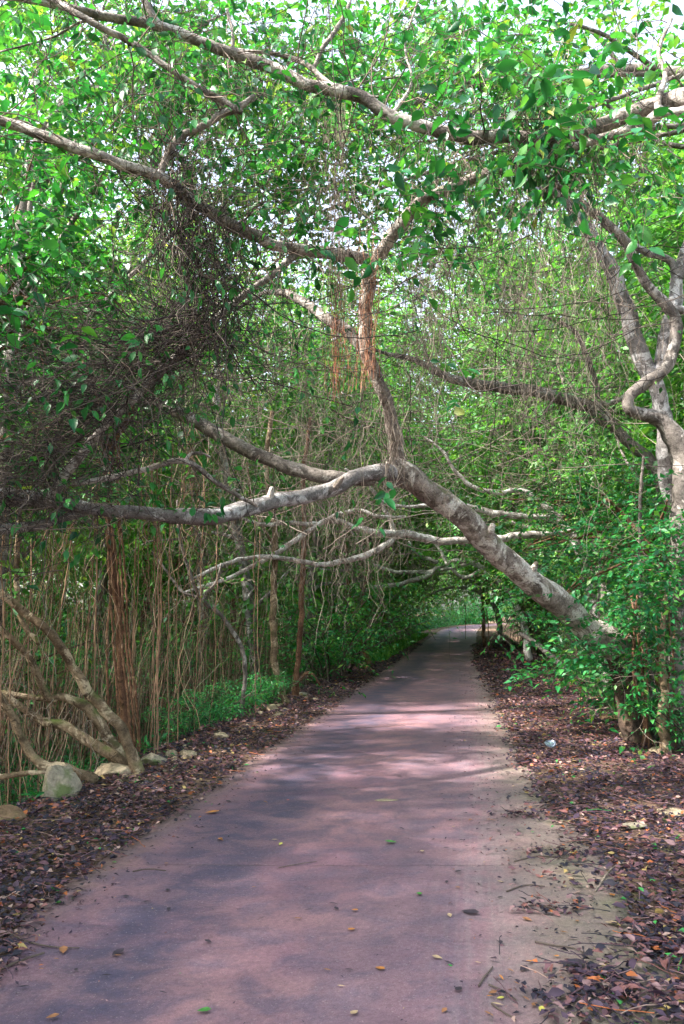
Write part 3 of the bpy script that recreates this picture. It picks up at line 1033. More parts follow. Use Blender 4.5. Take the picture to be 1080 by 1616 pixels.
# sprays of broad leaves around the knot and along the top right
st, dd = [], []
for (px, py, Y, n, sx, sy) in ((870, 250, 5.3, 16, 60, 40), (830, 120, 5.4, 30, 100, 60), (700, 80, 6.6, 26, 130, 50), (990, 90, 5.8, 14, 80, 60), (650, 260, 6.2, 14, 90, 40), (1010, 300, 5.4, 9, 50, 50), (700, 330, 5.8, 7, 60, 40),
                              (130, 90, 6.8, 34, 120, 60), (350, 200, 7.4, 26, 120, 70), (40, 330, 6.2, 44, 50, 140), (600, 50, 7.5, 34, 220, 40), (640, 390, 6.0, 6, 40, 40), (640, 640, 6.2, 5, 50, 60)):
    for _ in range(n):
        st.append(P(px + rg.normal(0, sx), py + rg.normal(0, sy), Y + rg.normal(0, .35)))
        dd.append([rg.normal(0, 1), rg.normal(0, .6), rg.normal(-.25, .5)])
for _ in range(330):                     # unseen leaves added overhead, above the frame, to shade the road
    st.append(np.array([rg.uniform(-2.6, 3.0), rg.uniform(1.8, 5.6), rg.uniform(6.6, 9.0)]))
    dd.append([rg.normal(0, 1), rg.normal(0, 1), rg.normal(0, .4)])
branchlets(lm, None, np.array(st), np.array(dd), rg.uniform(.25, .5, len(st)), 6, .125, rg, LEAF_FINE, droop=.3, tilt=.6)
lm.build('crown', M_NEAR, ar, AR0)
mb = MB()
branchlets(MB(), mb, np.array(st), np.array(dd), .35, 2, .01, np.random.default_rng(1))
q = path_ar[rg.integers(len(path_ar) // 8, len(path_ar), 110)]
hang(mb, q[:, :3], rg.uniform(.2, 1.5, 110), rg.uniform(.0012, .003, 110), rg, wob=.035)
kx = P(900, 240, 6.4)
n = 90
tops = np.stack([kx[0] + rg.uniform(-.9, .7, n), kx[1] + rg.uniform(-.5, 1.0, n), kx[2] + rg.uniform(-.1, .3, n)], -1)
hang(mb, tops, rg.uniform(.4, 2.1, n), rg.uniform(.0015, .0035, n), rg, wob=.05)
mb.build('hanging_roots', M_TWIG, ar, AR0)

# ------------------------------------------------------------------ upper left tree with forked limb
UL0 = ground_point(-4.6, 5.6)
ul = empty('forked_limb_tree', UL0, 'tree whose forked grey limb dips in from the upper left above the twig tangle', 'tree')
mb = MB()
k2 = keys_px([(-160, 150, 5.5, 22), (-60, 172, 5.55, 19), (0, 190, 5.6, 17), (65, 213, 5.6, 17), (130, 236, 5.6, 18), (200, 263, 5.7, 18), (250, 280, 5.8, 19), (300, 315, 6.1, 20), (350, 346, 6.4, 20), (400, 372, 6.8, 20), (440, 389, 7, 18),
              (500, 398, 7.4, 20), (545, 402, 7.7, 20), (588, 412, 7.92, 20)])
path_ul = limb(mb, k2, sides=16, rough=.09, wander=.15, seed=11)
mb.build('limb', M_BOUGH, ul, UL0)
mb = MB()
limb(mb, [list(UL0 - [0, 0, .2]) + [.2], list(UL0 + [.1, 0, 1.5]) + [.14], list(UL0 + [.3, 0, 3.6]) + [.1], list(k2[0])], sides=14, seed=12)
mb.build('trunk', M_BROWN, ul, UL0)
mb = MB()
p1 = br1(ul, UL0, keys_px([(250, 280, 5.8, 12), (262, 250, 5.8, 12), (285, 216, 5.8, 13), (325, 196, 5.8, 13), (355, 178, 5.8, 13), (376, 170, 5.8, 14), (392, 158, 5.8, 9), (402, 150, 5.8, 5)]), sides=10, seed=2)
p2 = br1(ul, UL0, keys_px([(380, 176, 5.8, 12), (350, 160, 5.8, 12), (320, 143, 5.75, 12), (270, 110, 5.7, 11), (215, 72, 5.7, 11), (150, 38, 5.6, 11), (85, 2, 5.6, 11), (20, -40, 5.6, 11)]), sides=10, seed=3)
p3 = br1(ul, UL0, keys_px([(470, 396, 7.2, 14), (440, 425, 7.1, 12), (400, 455, 7.0, 12), (360, 485, 6.8, 12), (320, 520, 6.6, 14), (270, 570, 6.5, 14), (220, 620, 6.4, 14), (160, 680, 6.4, 14), (110, 740, 6.4, 16), (80, 790, 6.4, 18)]), sides=10, seed=4)
p4 = br1(ul, UL0, keys_px([(115, 765, 6.5, 9), (170, 755, 6.6, 9), (230, 740, 6.7, 9), (290, 728, 6.8, 10), (340, 760, 6.9, 8), (380, 785, 7, 7), (408, 798, 7, 6)]), sides=8, seed=5)
p5 = br1(ul, UL0, keys_px([(290, 730, 6.8, 7), (305, 715, 6.8, 6), (325, 718, 6.8, 5), (332, 722, 6.8, 4)]), sides=8, seed=6)
tw = Twigs(np.random.default_rng(29))
tw.sprout(path_ul[:int(len(path_ul) * .8)], 60, 1.0, .007, 2, bias=(0, .1, .1), grav=-.03, kids=3, wob=.28)
tw.sprout(p2, 22, .9, .006, 2, bias=(0, 0, .1), kids=3)
tw.sprout(p1, 12, .7, .006, 2, kids=3)
tw.sprout(p3, 46, .8, .006, 2, bias=(-.2, 0, .0), kids=3, wob=.3)
tw.sprout(p4, 8, .4, .004, 1, kids=3)
tw.build('twigs', M_TWIG, ul, UL0)
rg = np.random.default_rng(33)
tp, td = np.array(tw.tips), np.array(tw.tipd)
ix = rg.choice(len(tp), int(len(tp) * .3), replace=False)
lm = MB()
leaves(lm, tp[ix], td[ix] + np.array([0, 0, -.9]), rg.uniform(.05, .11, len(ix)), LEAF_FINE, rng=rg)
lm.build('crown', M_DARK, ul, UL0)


# vine tangle
def tangle():
    rng = np.random.default_rng(41)
    mb = MB()
    spine = catmull([list(P(265, 275, 5.9)) + [0], list(P(290, 350, 6.1)) + [0], list(P(320, 440, 6.3)) + [0], list(P(338, 525, 6.4)) + [0]], .05)
    spb = catmull([list(P(340, 530, 6.4)) + [0], list(P(260, 580, 6.35)) + [0], list(P(180, 650, 6.3)) + [0], list(P(110, 720, 6.3)) + [0], list(P(50, 790, 6.3)) + [0], list(P(-40, 840, 6.3)) + [0]], .05)
    K = 2300
    pts, rad = [], []
    n = 14
    for i in range(K):
        t = rng.random()
        if t < .30:
            a = spine[rng.integers(0, len(spine))][:3] + rng.normal(0, .13, 3)
            d = np.array([rng.normal(0, .45), rng.normal(0, .4), rng.choice([-1, 1]) * 1.0])
            L = rng.uniform(.3, 1.1)
        elif t < .55:
            j = int(len(spb) * rng.random() ** 1.5 * .95)
            a = spb[j][:3] + rng.normal(0, .10, 3) + np.array([0, 0, rng.uniform(-.05, .25)])
            d = np.array([-1.0, rng.normal(0, .3), rng.uniform(-.75, .45)])
            L = rng.uniform(.4, 1.5)
        elif t < .85:
            j = rng.integers(0, len(spb))
            a = spb[j][:3] + rng.normal(0, 1, 3) * np.array([.32, .25, .26]) + np.array([0, 0, .08])
            d = rng.normal(0, 1, 3) * np.array([1, .5, .8])
            L = rng.uniform(.25, 1.0)
        else:
            a = P(rng.uniform(-40, 230), rng.uniform(470, 800), rng.uniform(5.9, 7.0))
            d = rng.normal(0, 1, 3) * np.array([1, .6, .6])
            L = rng.uniform(.3, 1.0)
        d = unit(d)
        p = [a]
        curl = rng.normal(0, .09, 3)
        for _ in range(n - 1):
            d = unit(d + curl + rng.normal(0, .13, 3))
            p.append(p[-1] + d * L / (n - 1))
        pts.append(p)
        rad.append(rng.uniform(.0014, .0042) * (1.8 if rng.random() < .07 else 1))
    t = np.linspace(0, 1, n)
    v, f = strands(np.array(pts), np.array(rad)[:, None] * np.linspace(1, .55, n)[None], 4)
    mb.add(v, f)
    tag(mb.build('vine_tangle', M_VINE), 'dense brown tangle of dead vines and twigs hanging at upper left', 'vines', kind='stuff')
    # long loose lianas crossing the whole upper picture
    K = 650
    mb = MB()
    a = np.array([P(rng.uniform(-60, 1080), rng.uniform(20, 600), rng.uniform(5.6, 12)) for _ in range(K)])
    d = unit(np.stack([rng.normal(0, 1, K), rng.normal(0, .4, K), rng.normal(-.1, .45, K)], -1))
    L = rng.uniform(.7, 2.4, K)
    pts = a[:, None] + d[:, None] * (t[None, :, None] * L[:, None, None]) + np.array([0, 0, -1]) * (np.sin(t * math.pi)[None, :, None] * L[:, None, None] * rng.uniform(-.05, .22, (K, 1, 1)))
    pts += np.cumsum(rng.normal(0, .014, (K, n, 3)), axis=1)
    v, f = strands(pts, rng.uniform(.0015, .004, K)[:, None] * np.ones((1, n)), 4)
    mb.add(v, f)
    tag(mb.build('lianas', M_VINE), 'loose thin lianas strung between the limbs above the road', 'vines', kind='stuff')


tangle()


# ------------------------------------------------------------------ generic traced tree
def traced(name, label, base, parts, mat, twn=0, twl=.8, leaf=.2, lmat=None, seed=1, lsize=.09, bias=(0, 0, 0), rootn=0, cat='tree', grav=-.02, group=None, twmat=None, rootl=(.3, 1.5)):
    root = empty(name, base, label, cat, group)
    paths = []
    for i, (pname, keys, *m) in enumerate(parts):
        mb = MB()
        paths.append(limb(mb, keys_px(keys), sides=14 if keys[0][3] > 14 else 8, rough=.12, wander=.28, seed=seed + i * 1.3))
        mb.build(pname, m[0] if m else mat, root, base)
    rng = np.random.default_rng(seed)
    if twn:
        tw = Twigs(rng)
        for p in paths[1:] or paths:
            tw.sprout(p, twn, twl, .005 + .0, 2, bias=bias, grav=grav, kids=3)
        tw.build('twigs', twmat or M_TWIGP, root, base, 3)
        if leaf:
            tp, td = np.array(tw.tips), np.array(tw.tipd)
            ix = rng.choice(len(tp), int(len(tp) * leaf), replace=False)
            lm = MB()
            leaves(lm, tp[ix], td[ix] + np.array([0, 0, -.6]), rng.uniform(.6, 1.2, len(ix)) * lsize, LEAF_CHEAP, rng=rng)
            lm.build('crown', lmat or M_MID, root, base)
    if rootn:
        mb = MB()
        for p in paths[1:] or paths:
            q = p[rng.integers(0, len(p), rootn)]
            hang(mb, q[:, :3], rng.uniform(rootl[0], rootl[1], rootn), rng.uniform(.0015, .0035, rootn), rng, wob=.03)
        mb.build('hanging_roots', M_ROOTG, root, base)
    return root, paths


def gpx(px, Y):
    X = (px - 540) / F * Y
    return ground_point(X, Y)


# pale lichen tree on the right
traced('lichen_tree', 'pale lichen-spotted twisted tree at the right edge above the green bushes', gpx(1075, 9.3), [
    ('trunk', [(1088, 1240, 9.3, 50), (1078, 1150, 9.3, 38), (1072, 1050, 9.3, 34), (1072, 950, 9.3, 32), (1078, 850, 9.3, 34), (1081, 770, 9.35, 40), (1072, 710, 9.4, 40), (1048, 668, 9.4, 26), (1012, 656, 9.35, 20), (990, 645, 9.3, 18), (992, 624, 9.3, 18),
               (1020, 603, 9.3, 19), (1050, 582, 9.3, 19), (1063, 550, 9.3, 19), (1068, 510, 9.3, 20), (1050, 480, 9.25, 18), (1020, 445, 9.2, 15), (1002, 415, 9.1, 15), (985, 382, 9.0, 16), (945, 345, 8.8, 15), (905, 312, 8.6, 13), (865, 280, 8.3, 10)], M_GREYB),
    ('limb', [(1062, 790, 9.7, 26), (1052, 720, 9.7, 27), (1046, 650, 9.7, 26), (1034, 605, 9.7, 26), (1018, 570, 9.7, 28), (1000, 520, 9.65, 27), (985, 475, 9.6, 26), (968, 430, 9.5, 25), (942, 385, 9.4, 22), (915, 345, 9.3, 19), (885, 312, 9.2, 14), (850, 280, 9.1, 8)]),
    ('limb', [(1032, 605, 9.7, 22), (1048, 550, 9.65, 24), (1066, 490, 9.6, 24), (1068, 440, 9.6, 20), (1082, 395, 9.6, 18), (1100, 330, 9.6, 14)]),
    ('limb', [(1066, 450, 9.6, 12), (1062, 418, 9.55, 13), (1042, 404, 9.5, 12), (1015, 396, 9.4, 11), (992, 380, 9.3, 10)]),
    ('limb', [(1020, 445, 9.3, 9), (1045, 478, 9.3, 12), (1075, 488, 9.4, 14), (1110, 480, 9.5, 14)]),
], M_PALE, twn=9, twl=1.0, leaf=.12, lmat=M_FAR, seed=51, rootn=5)

# trees whose pale limbs arch over the road behind the leaning trunk
traced('arched_limb_tree', 'brown-grey tree arching a limb leftward behind the hanging roots, middle right', gpx(1050, 12.5), [
    ('trunk', [(1075, 1120, 12.5, 34), (1070, 1000, 12.5, 28), (1066, 880, 12.6, 26), (1056, 790, 12.7, 24), (1030, 735, 12.8, 20), (1000, 705, 12.8, 18), (975, 682, 12.8, 18), (950, 655, 12.8, 20)]),
    ('limb', [(960, 668, 12.8, 18), (935, 643, 12.8, 20), (895, 630, 12.8, 20), (850, 620, 12.7, 18), (800, 613, 12.6, 18), (750, 606, 12.6, 17), (705, 592, 12.6, 13), (665, 572, 12.5, 10), (620, 560, 12.5, 7), (570, 545, 12.5, 4)]),
    ('limb', [(945, 648, 12.7, 10), (940, 600, 12.6, 9), (925, 560, 12.5, 8), (905, 520, 12.4, 7), (860, 500, 12.3, 5)]),
    ('limb', [(890, 632, 12.8, 10), (960, 636, 12.9, 9), (1010, 610, 13, 7)]),
], M_GREYB, twn=10, twl=1.2, leaf=.25, lmat=M_FAR, seed=61, rootn=26, rootl=(.3, 1.6))

traced('looping_limb_tree', 'grey tree with thin sinuous limbs looping above the slanting trunk', gpx(935, 15), [
    ('trunk', [(960, 1080, 15, 20), (945, 1000, 15, 17), (925, 900, 15, 15), (900, 840, 15, 14), (880, 815, 15, 13)]),
    ('limb', [(895, 835, 15, 12), (872, 808, 15, 11), (850, 788, 15, 9), (822, 774, 15, 8), (785, 778, 15, 8), (750, 770, 15, 7), (720, 745, 15, 6), (700, 712, 15, 5), (670, 690, 15, 3)]),
    ('limb', [(890, 815, 15, 9), (840, 816, 15, 10), (780, 809, 15, 10), (730, 800, 15, 9), (690, 795, 15, 7), (640, 800, 15, 5), (600, 790, 15, 4)]),
    ('limb', [(900, 842, 14.8, 13), (865, 842, 14.7, 12), (820, 845, 14.6, 12), (770, 850, 14.5, 12), (720, 853, 14.4, 12), (680, 852, 14.3, 12), (640, 842, 14.2, 13), (605, 840, 14.1, 12), (565, 834, 14, 10), (530, 822, 13.9, 9), (505, 826, 13.8, 9),
              (470, 850, 13.6, 9), (430, 876, 13.5, 8), (400, 894, 13.4, 7), (345, 918, 13.2, 6), (290, 935, 13, 4)]),
    ('limb', [(630, 845, 14.2, 10), (595, 868, 14, 10), (545, 886, 13.8, 9), (495, 890, 13.6, 8), (440, 880, 13.4, 8), (385, 882, 13.2, 7), (340, 897, 13, 6), (300, 915, 12.8, 4)]),
    ('limb', [(622, 838, 14.2, 8), (606, 800, 14.2, 7), (580, 765, 14.2, 6), (545, 740, 14.2, 4)]),
    ('limb', [(510, 822, 13.8, 7), (560, 805, 14, 6), (600, 815, 14, 5), (640, 815, 14.2, 4)]),
    ('limb', [(505, 828, 13.8, 7), (455, 826, 13.6, 7), (410, 828, 13.5, 6), (370, 815, 13.4, 5), (330, 820, 13.2, 3)]),
], M_ASH, twn=9, twl=.9, leaf=.22, lmat=M_FAR, seed=71, rootn=14, rootl=(.2, .9))

traced('drooping_limb_tree', 'slender grey tree with drooping limbs above the far road, right side', gpx(820, 24), [
    ('trunk', [(835, 1040, 24, 12), (825, 980, 24, 11), (800, 930, 24, 10), (760, 900, 24, 9)]),
    ('limb', [(790, 920, 24, 9), (745, 888, 24, 9), (705, 890, 24, 8), (670, 910, 24, 8), (630, 922, 24, 7), (590, 928, 24, 6), (550, 945, 24, 3)]),
    ('limb', [(740, 888, 24, 7), (690, 900, 24, 7), (640, 903, 24, 6), (600, 895, 24, 6), (565, 880, 24, 4)]),
    ('limb', [(760, 900, 24, 7), (735, 912, 24, 6), (712, 896, 24, 6), (695, 868, 24, 5), (680, 850, 24, 4)]),
    ('limb', [(690, 888, 24, 6), (655, 870, 24, 5), (645, 855, 24, 4)]),
], M_ASH, twn=9, twl=1.6, leaf=.3, lmat=M_FAR, seed=81, rootn=16, rootl=(.3, 1.3), lsize=.12)
traced('bowed_tree', 'small bowed tree over the road bend, far right', gpx(775, 36), [
    ('trunk', [(790, 1010, 36, 8), (785, 970, 36, 8), (765, 940, 36, 7), (735, 928, 36, 6), (700, 930, 36, 4), (670, 945, 36, 3)]),
    ('limb', [(775, 950, 36, 5), (740, 915, 36, 5), (700, 905, 36, 4), (650, 920, 36, 3)]),
], M_ASH, twn=10, twl=2, leaf=.35, lmat=M_FAR, seed=91, rootn=10, rootl=(.3, 1.6), lsize=.14)

# left foreground stems
traced('bent_stem_tree', 'tan tree with low bent stems fanning over the rocks at lower left', gpx(212, 8.0), [
    ('stem', [(222, 1225, 7.9, 22), (208, 1190, 7.9, 17), (190, 1150, 7.9, 16), (165, 1120, 7.9, 17), (132, 1082, 7.8, 16), (112, 1052, 7.8, 13), (98, 1025, 7.7, 14), (72, 990, 7.6, 13), (40, 968, 7.6, 13), (0, 935, 7.5, 13), (-70, 880, 7.4, 12)]),
    ('stem', [(218, 1222, 8, 20), (180, 1190, 8, 17), (140, 1168, 8, 15), (100, 1145, 8, 14), (60, 1135, 8, 13), (28, 1112, 8, 10), (-10, 1090, 8, 8)]),
    ('stem', [(150, 1232, 7.5, 18), (110, 1216, 7.5, 17), (75, 1212, 7.5, 16), (50, 1190, 7.5, 13), (32, 1160, 7.5, 12), (20, 1130, 7.5, 12), (-5, 1095, 7.5, 10), (-60, 1040, 7.5, 9)]),
    ('stem', [(205, 1215, 8.3, 14), (170, 1160, 8.3, 17), (140, 1120, 8.3, 16), (105, 1102, 8.3, 13), (78, 1100, 8.3, 12), (60, 1065, 8.2, 12), (38, 1028, 8.1, 11), (10, 1000, 8, 11), (-50, 965, 8, 10)]),
    ('stem', [(90, 1105, 8.3, 9), (50, 1100, 8.3, 9), (0, 1095, 8.3, 11), (-60, 1090, 8.3, 12)]),
    ('stem', [(62, 1015, 7.7, 9), (30, 970, 7.9, 8), (28, 900, 8, 9), (30, 830, 8, 9), (35, 760, 8, 8)]),
], M_TAN, twn=4, twl=.5, leaf=0, seed=101, rootn=3, rootl=(.2, .7), grav=-.1)
mb = MB()
limb(mb, keys_px([(-40, 1228, 7.2, 9), (0, 1226, 7.2, 9), (40, 1220, 7.2, 8), (72, 1218, 7.2, 7)]), sides=8, seed=4)
tag(mb.build('fallen_branch', M_TAN), 'straight dead branch lying left of the mossy boulder', 'branch')

traced('root_wrapped_tree', 'tree wrapped in reddish aerial roots standing left of the verge', gpx(200, 9.2), [
    ('trunk', [(212, 1200, 9.2, 22), (200, 1150, 9.2, 15), (193, 1080, 9.2, 13), (188, 1000, 9.2, 12), (182, 930, 9.2, 13), (174, 860, 9.2, 14), (170, 790, 9.2, 14), (166, 700, 9.2, 13), (150, 620, 9.1, 12), (120, 520, 9, 10)]),
    ('limb', [(172, 780, 9.2, 12), (180, 700, 9.2, 10), (215, 640, 9.1, 10), (240, 580, 9, 8)]),
], M_BROWN, twn=6, leaf=.4, lmat=M_DARK, seed=111)
root = bpy.data.objects['root_wrapped_tree']
rng = np.random.default_rng(6)
mb = MB()
for x0, x1 in ((172, 210), (168, 190), (186, 222), (165, 172), (184, 214)):
    k = [(x0 + rng.normal(0, 3), 700, 9.1, 3), (x0 + 2, 800, 9.05, 3), (x0 + 5 + rng.normal(0, 5), 900, 9.0, 3.5), (x0 * .5 + x1 * .5, 1010, 9.0, 3.5), (x1 * .8 + x0 * .2, 1100, 9, 4), (x1, 1200, 9, 4)]
    limb(mb, keys_px(k), sides=6, seed=x0, wander=.5)
mb.build('aerial_roots', M_BROWN, root, root.location)

traced('thin_bent_stem', 'thin grey stem bending over at left of the mossy stem', gpx(372, 11.8), [
    ('stem', [(366, 1160, 11.8, 9), (380, 1125, 11.8, 8), (386, 1075, 11.8, 7), (384, 1030, 11.8, 7), (366, 995, 11.8, 7), (342, 965, 11.7, 7), (318, 945, 11.6, 7), (300, 905, 11.5, 6), (285, 850, 11.4, 5), (280, 790, 11.4, 4)]),
    ('branch', [(325, 945, 11.6, 5), (290, 935, 11.6, 5), (262, 900, 11.6, 4), (240, 870, 11.6, 3)]),
    ('branch', [(320, 942, 11.6, 5), (340, 920, 11.6, 4), (350, 890, 11.6, 3)]),
], M_GREYB, twn=5, twl=.7, leaf=.1, seed=121)
traced('mossy_stem_tree', 'straight mossy green-brown stem leaning at the left verge', gpx(445, 13.6), [
    ('trunk', [(452, 1112, 13.6, 17), (442, 1085, 13.6, 12), (434, 1040, 13.6, 11), (431, 980, 13.6, 11), (434, 900, 13.6, 10), (432, 830, 13.6, 9), (420, 740, 13.6, 8), (430, 650, 13.6, 7)]),
    ('limb', [(432, 860, 13.6, 5), (400, 800, 13.6, 4), (390, 730, 13.6, 3)]),
], M_TAN, twn=7, leaf=.4, seed=131)
traced('reddish_stem_tree', 'dark reddish stem standing just right of the mossy stem', gpx(470, 14.6), [
    ('trunk', [(466, 1096, 14.6, 12), (470, 1060, 14.6, 9), (474, 1000, 14.6, 9), (477, 920, 14.6, 9), (480, 840, 14.6, 8), (478, 760, 14.6, 7), (490, 660, 14.6, 6)]),
    ('limb', [(470, 1075, 14.6, 6), (490, 1062, 14.6, 5), (505, 1080, 14.6, 4)]),
], M_BROWN, twn=7, leaf=.3, seed=141)
traced('dark_stem_tree', 'dark slanting stem where the sunny bands cross the left verge', gpx(575, 22), [
    ('trunk', [(582, 1048, 22, 9), (573, 1020, 22, 8), (560, 985, 22, 7), (552, 940, 22, 7), (545, 860, 22, 6)]),
    ('limb', [(560, 985, 22, 5), (572, 950, 22, 4), (580, 900, 22, 4)]),
], M_BROWN, twn=10, twl=1.2, leaf=.5, seed=151)
# right bank stems
for i, (px0, px1, Y, w, m, lab, pt) in enumerate([(1048, 1045, 9.0, 13, M_TAN, 'slim tan stem standing between the leaning trunk and the dark trunk', 1000),
                                              (1018, 1000, 9.4, 7, M_BROWN, 'thin dark stem right beside the leaning trunk foot', 1000),
                                              (968, 945, 12, 6, M_GREYB, 'thin grey stem behind the slanting trunk on the bank', 900),
                                              (765, 768, 33, 5, M_BROWN, 'thin straight stem where the road bends', 880),
                                              (1032, 1010, 9.8, 8, M_GREYB, 'grey stem rising through the right bush', 780)]):
    b = gpx(px0, Y)
    pb_ = 960 + (CAMZ - b[2]) / Y * F + 8
    traced('slim_tree', lab, b, [('trunk', [(px0, pb_, Y, w * 1.3), (px0 - 3, pb_ - 90, Y, w), (px1 + 3, pb_ * .5 + pt * .5, Y, w * .85), (px1, pt + 20, Y, w * .7), (px1 + 6, pt - 60, Y, w * .5)])], m, twn=7, twl=.7, leaf=.4, seed=200 + i)
# crooked roots on the right bank (dead branches)
for i, (k, lab) in enumerate([([(895, 1060, 12.5, 9), (870, 1035, 12.6, 9), (845, 1015, 12.7, 8), (820, 1000, 12.8, 6)], 'grey dead branch lying down the right bank'),
                              ([(895, 1000, 11, 4), (905, 1015, 11, 4), (918, 1030, 11, 4), (918, 1045, 11, 4), (930, 1047, 11, 3)], 'pale curled root hanging behind the slanting trunk')]):
    mb = MB()
    limb(mb, keys_px(k), sides=8, seed=i)
    tag(mb.build('dead_branch', M_GREYB), lab, 'branch')


# ------------------------------------------------------------------ hanging and standing aerial roots as countable things
rng = np.random.default_rng(77)


def root_thing(px, top, Y, r, lab, mat, slant=0, kink=.35, grp=None):
    b = gpx(px + slant, Y)
    a = P(px, top, Y)
    t = np.linspace(0, 1, 9)[:, None]
    pts = a + (b - a) * t + np.cumsum(rng.normal(0, .05, (9, 3)), 0) * kink
    pts[:, 2] = np.linspace(a[2], b[2] - .05, 9)
    mb = MB()
    limb(mb, np.hstack([pts, np.linspace(r, r * .8, 9)[:, None]]), sides=6, wander=.6, seed=px, step=.06)
    o = mb.build('aerial_root', mat, None, b)
    o.location = b
    tag(o, lab, 'aerial root', grp)


for px, top, Y, r, sl in ((163, 560, 8.6, .014, 4), (152, 640, 9.5, .010, -6), (240, 640, 8.8, .016, 8), (247, 700, 9.4, .012, 6), (258, 760, 9.0, .010, 4), (272, 700, 9.3, .013, -4), (292, 740, 10, .010, 6), (228, 760, 9.4, .009, -14),
                          (110, 820, 8.6, .010, -25), (20, 840, 7.6, .010, 14), (45, 850, 7.9, .008, -4), (8, 830, 7.4, .009, 6), (215, 850, 9.8, .012, 26), (320, 760, 10.5, .010, 2), (345, 800, 11, .009, -8),
                          (250, 830, 8.7, .009, 2), (400, 820, 12, .010, 2), (410, 840, 12.5, .009, 9)):
    root_thing(px, top, Y, r * .75, 'reddish brown aerial root reaching down to the floor in the left thicket', M_ROOT, sl, grp='rooted aerial roots of the left thicket')
for px, top, Y, r, sl in ((1005, 990, 9.3, .010, 12), (1020, 1000, 9.2, .009, -6), (1035, 980, 9.1, .012, 4), (995, 1040, 9.3, .008, 20), (1052, 960, 9.0, .010, -3), (1028, 1010, 9.5, .012, 8), (1042, 1000, 9.4, .009, 10), (1012, 1000, 9.9, .014, 10), (1062, 990, 9.2, .011, 2), (975, 1040, 10.4, .008, 12), (960, 1030, 10.2, .007, 30), (905, 990, 11, .007, 4), (768, 960, 30, .02, 0), (735, 955, 42, .02, 0)):
    root_thing(px, top, Y, r, 'dark aerial root rooted in the bank right of the road', M_BROWN, sl, grp='rooted aerial roots of the right bank')


# ------------------------------------------------------------------ thickets: masses nobody could count
def thicket(name, label, side, n, Y0, Y1, amin, amax, hmax, mat, seed, slant=.25, rad=(.002, .007), pw=1.2, base_off=0.0):
    rng = np.random.default_rng(seed)
    Y = Y0 + (Y1 - Y0) * rng.random(n) ** pw
    w = wl(Y) if side < 0 else wr(Y)
    a = w + amin + (amax - amin) * rng.random(n)
    X = side * (1.6 + a) + cx(Y)
    # gather in bunches
    cl = rng.integers(0, n // 9 + 1, n)
    X = X * .35 + X[cl] * .65 + rng.normal(0, .05, n)
    Y = Y * .35 + Y[cl] * .65 + rng.normal(0, .05, n)
    z = height(X, Y) + base_off
    H_ = rng.uniform(.35, 1, n) * hmax
    nn = 10
    t = np.linspace(0, 1, nn)
    sl = rng.normal(0, slant, (n, 2))
    pts = np.stack([np.repeat(X[:, None], nn, 1), np.repeat(Y[:, None], nn, 1), z[:, None] + H_[:, None] * t[None]], -1)
    pts[:, :, :2] += sl[:, None] * (t ** 1.3)[None, :, None] * H_[:, None, None] * .6
    pts += np.cumsum(rng.normal(0, .018, (n, nn, 3)), axis=1)
    r = rng.uniform(*rad, n)
    v, f = strands(pts, r[:, None] * np.linspace(1, .6, nn)[None], 4)
    mb = MB()
    mb.add(v, f)
    return tag(mb.build(name, mat), label, 'thicket', kind='stuff')


thicket('root_thicket', 'mass of reddish canes and aerial roots filling the left forest floor near the rocks', -1, 620, 6.6, 13, .3, 4.5, 3.0, M_ROOT, 301, slant=.3, rad=(.0015, .0065))
thicket('root_thicket', 'crossing bent twigs and slanting canes in the left thicket', -1, 420, 6.8, 14, 1.0, 4.5, 2.0, M_ROOTG, 306, slant=.6, rad=(.0015, .005))
thicket('root_thicket', 'brown thicket of thin canes along the left verge further on', -1, 1050, 9.5, 26, .25, 4.5, 2.9, M_THICK, 302, slant=.12, rad=(.002, .006))
thicket('root_thicket', 'brown canes lining both banks towards the bend, left side', -1, 1300, 22, 60, .2, 4, 3.4, M_ROOTG, 303, slant=.12, rad=(.004, .012))
thicket('root_thicket', 'dark roots and canes under the right bushes', 1, 1500, 8.2, 24, .15, 3.5, 1.8, M_THICK, 304, slant=.45, rad=(.002, .007))
thicket('root_thicket', 'brown canes along the far right bank towards the bend', 1, 600, 22, 60, .15, 4, 3.0, M_THICK, 305, slant=.2, rad=(.004, .012))


def curtain(name, label, boxes, mat, seed):
    rng = np.random.default_rng(seed)
    mb = MB()
    for (px0, px1, py0, py1, Y0, Y1, n, l0, l1, r) in boxes:
        cxs = rng.uniform(px0, px1, max(3, n // 6))
        px = cxs[rng.integers(0, len(cxs), n)] + rng.normal(0, 9, n)
        tops = np.array([P(a, rng.uniform(py0, py1), rng.uniform(Y0, Y1)) for a in px])
        hang(mb, tops, rng.uniform(l0, l1, n), rng.uniform(.5, 1.3, n) * r, rng, n=14, wob=.045)
    return tag(mb.build(name, mat), label, 'hanging roots', kind='stuff')


curtain('hanging_roots', 'curtain of thin grey roots hanging above the road, middle right', [(640, 960, 230, 560, 7.5, 13, 760, .5, 2.6, .003), (640, 900, 600, 760, 11, 16, 150, .3, 1.2, .0035)], M_ROOTG, 401)
curtain('hanging_roots', 'thin grey roots hanging above the road, centre and left', [(280, 640, 500, 800, 9.5, 15, 760, .4, 2.2, .003), (200, 760, 80, 420, 7, 11, 420, .4, 2.0, .003), (300, 620, 830, 900, 12, 17, 160, .3, .9, .003)], M_ROOTG, 402)
curtain('hanging_roots', 'reddish roots hanging behind the sunlit limb on the left', [(0, 330, 650, 830, 8, 11, 150, .8, 2.4, .004)], M_ROOT, 403)
curtain('hanging_roots', 'fine roots hanging in the far tunnel over the road', [(560, 860, 850, 930, 20, 45, 220, .4, 1.6, .006)], M_ROOTG, 404)


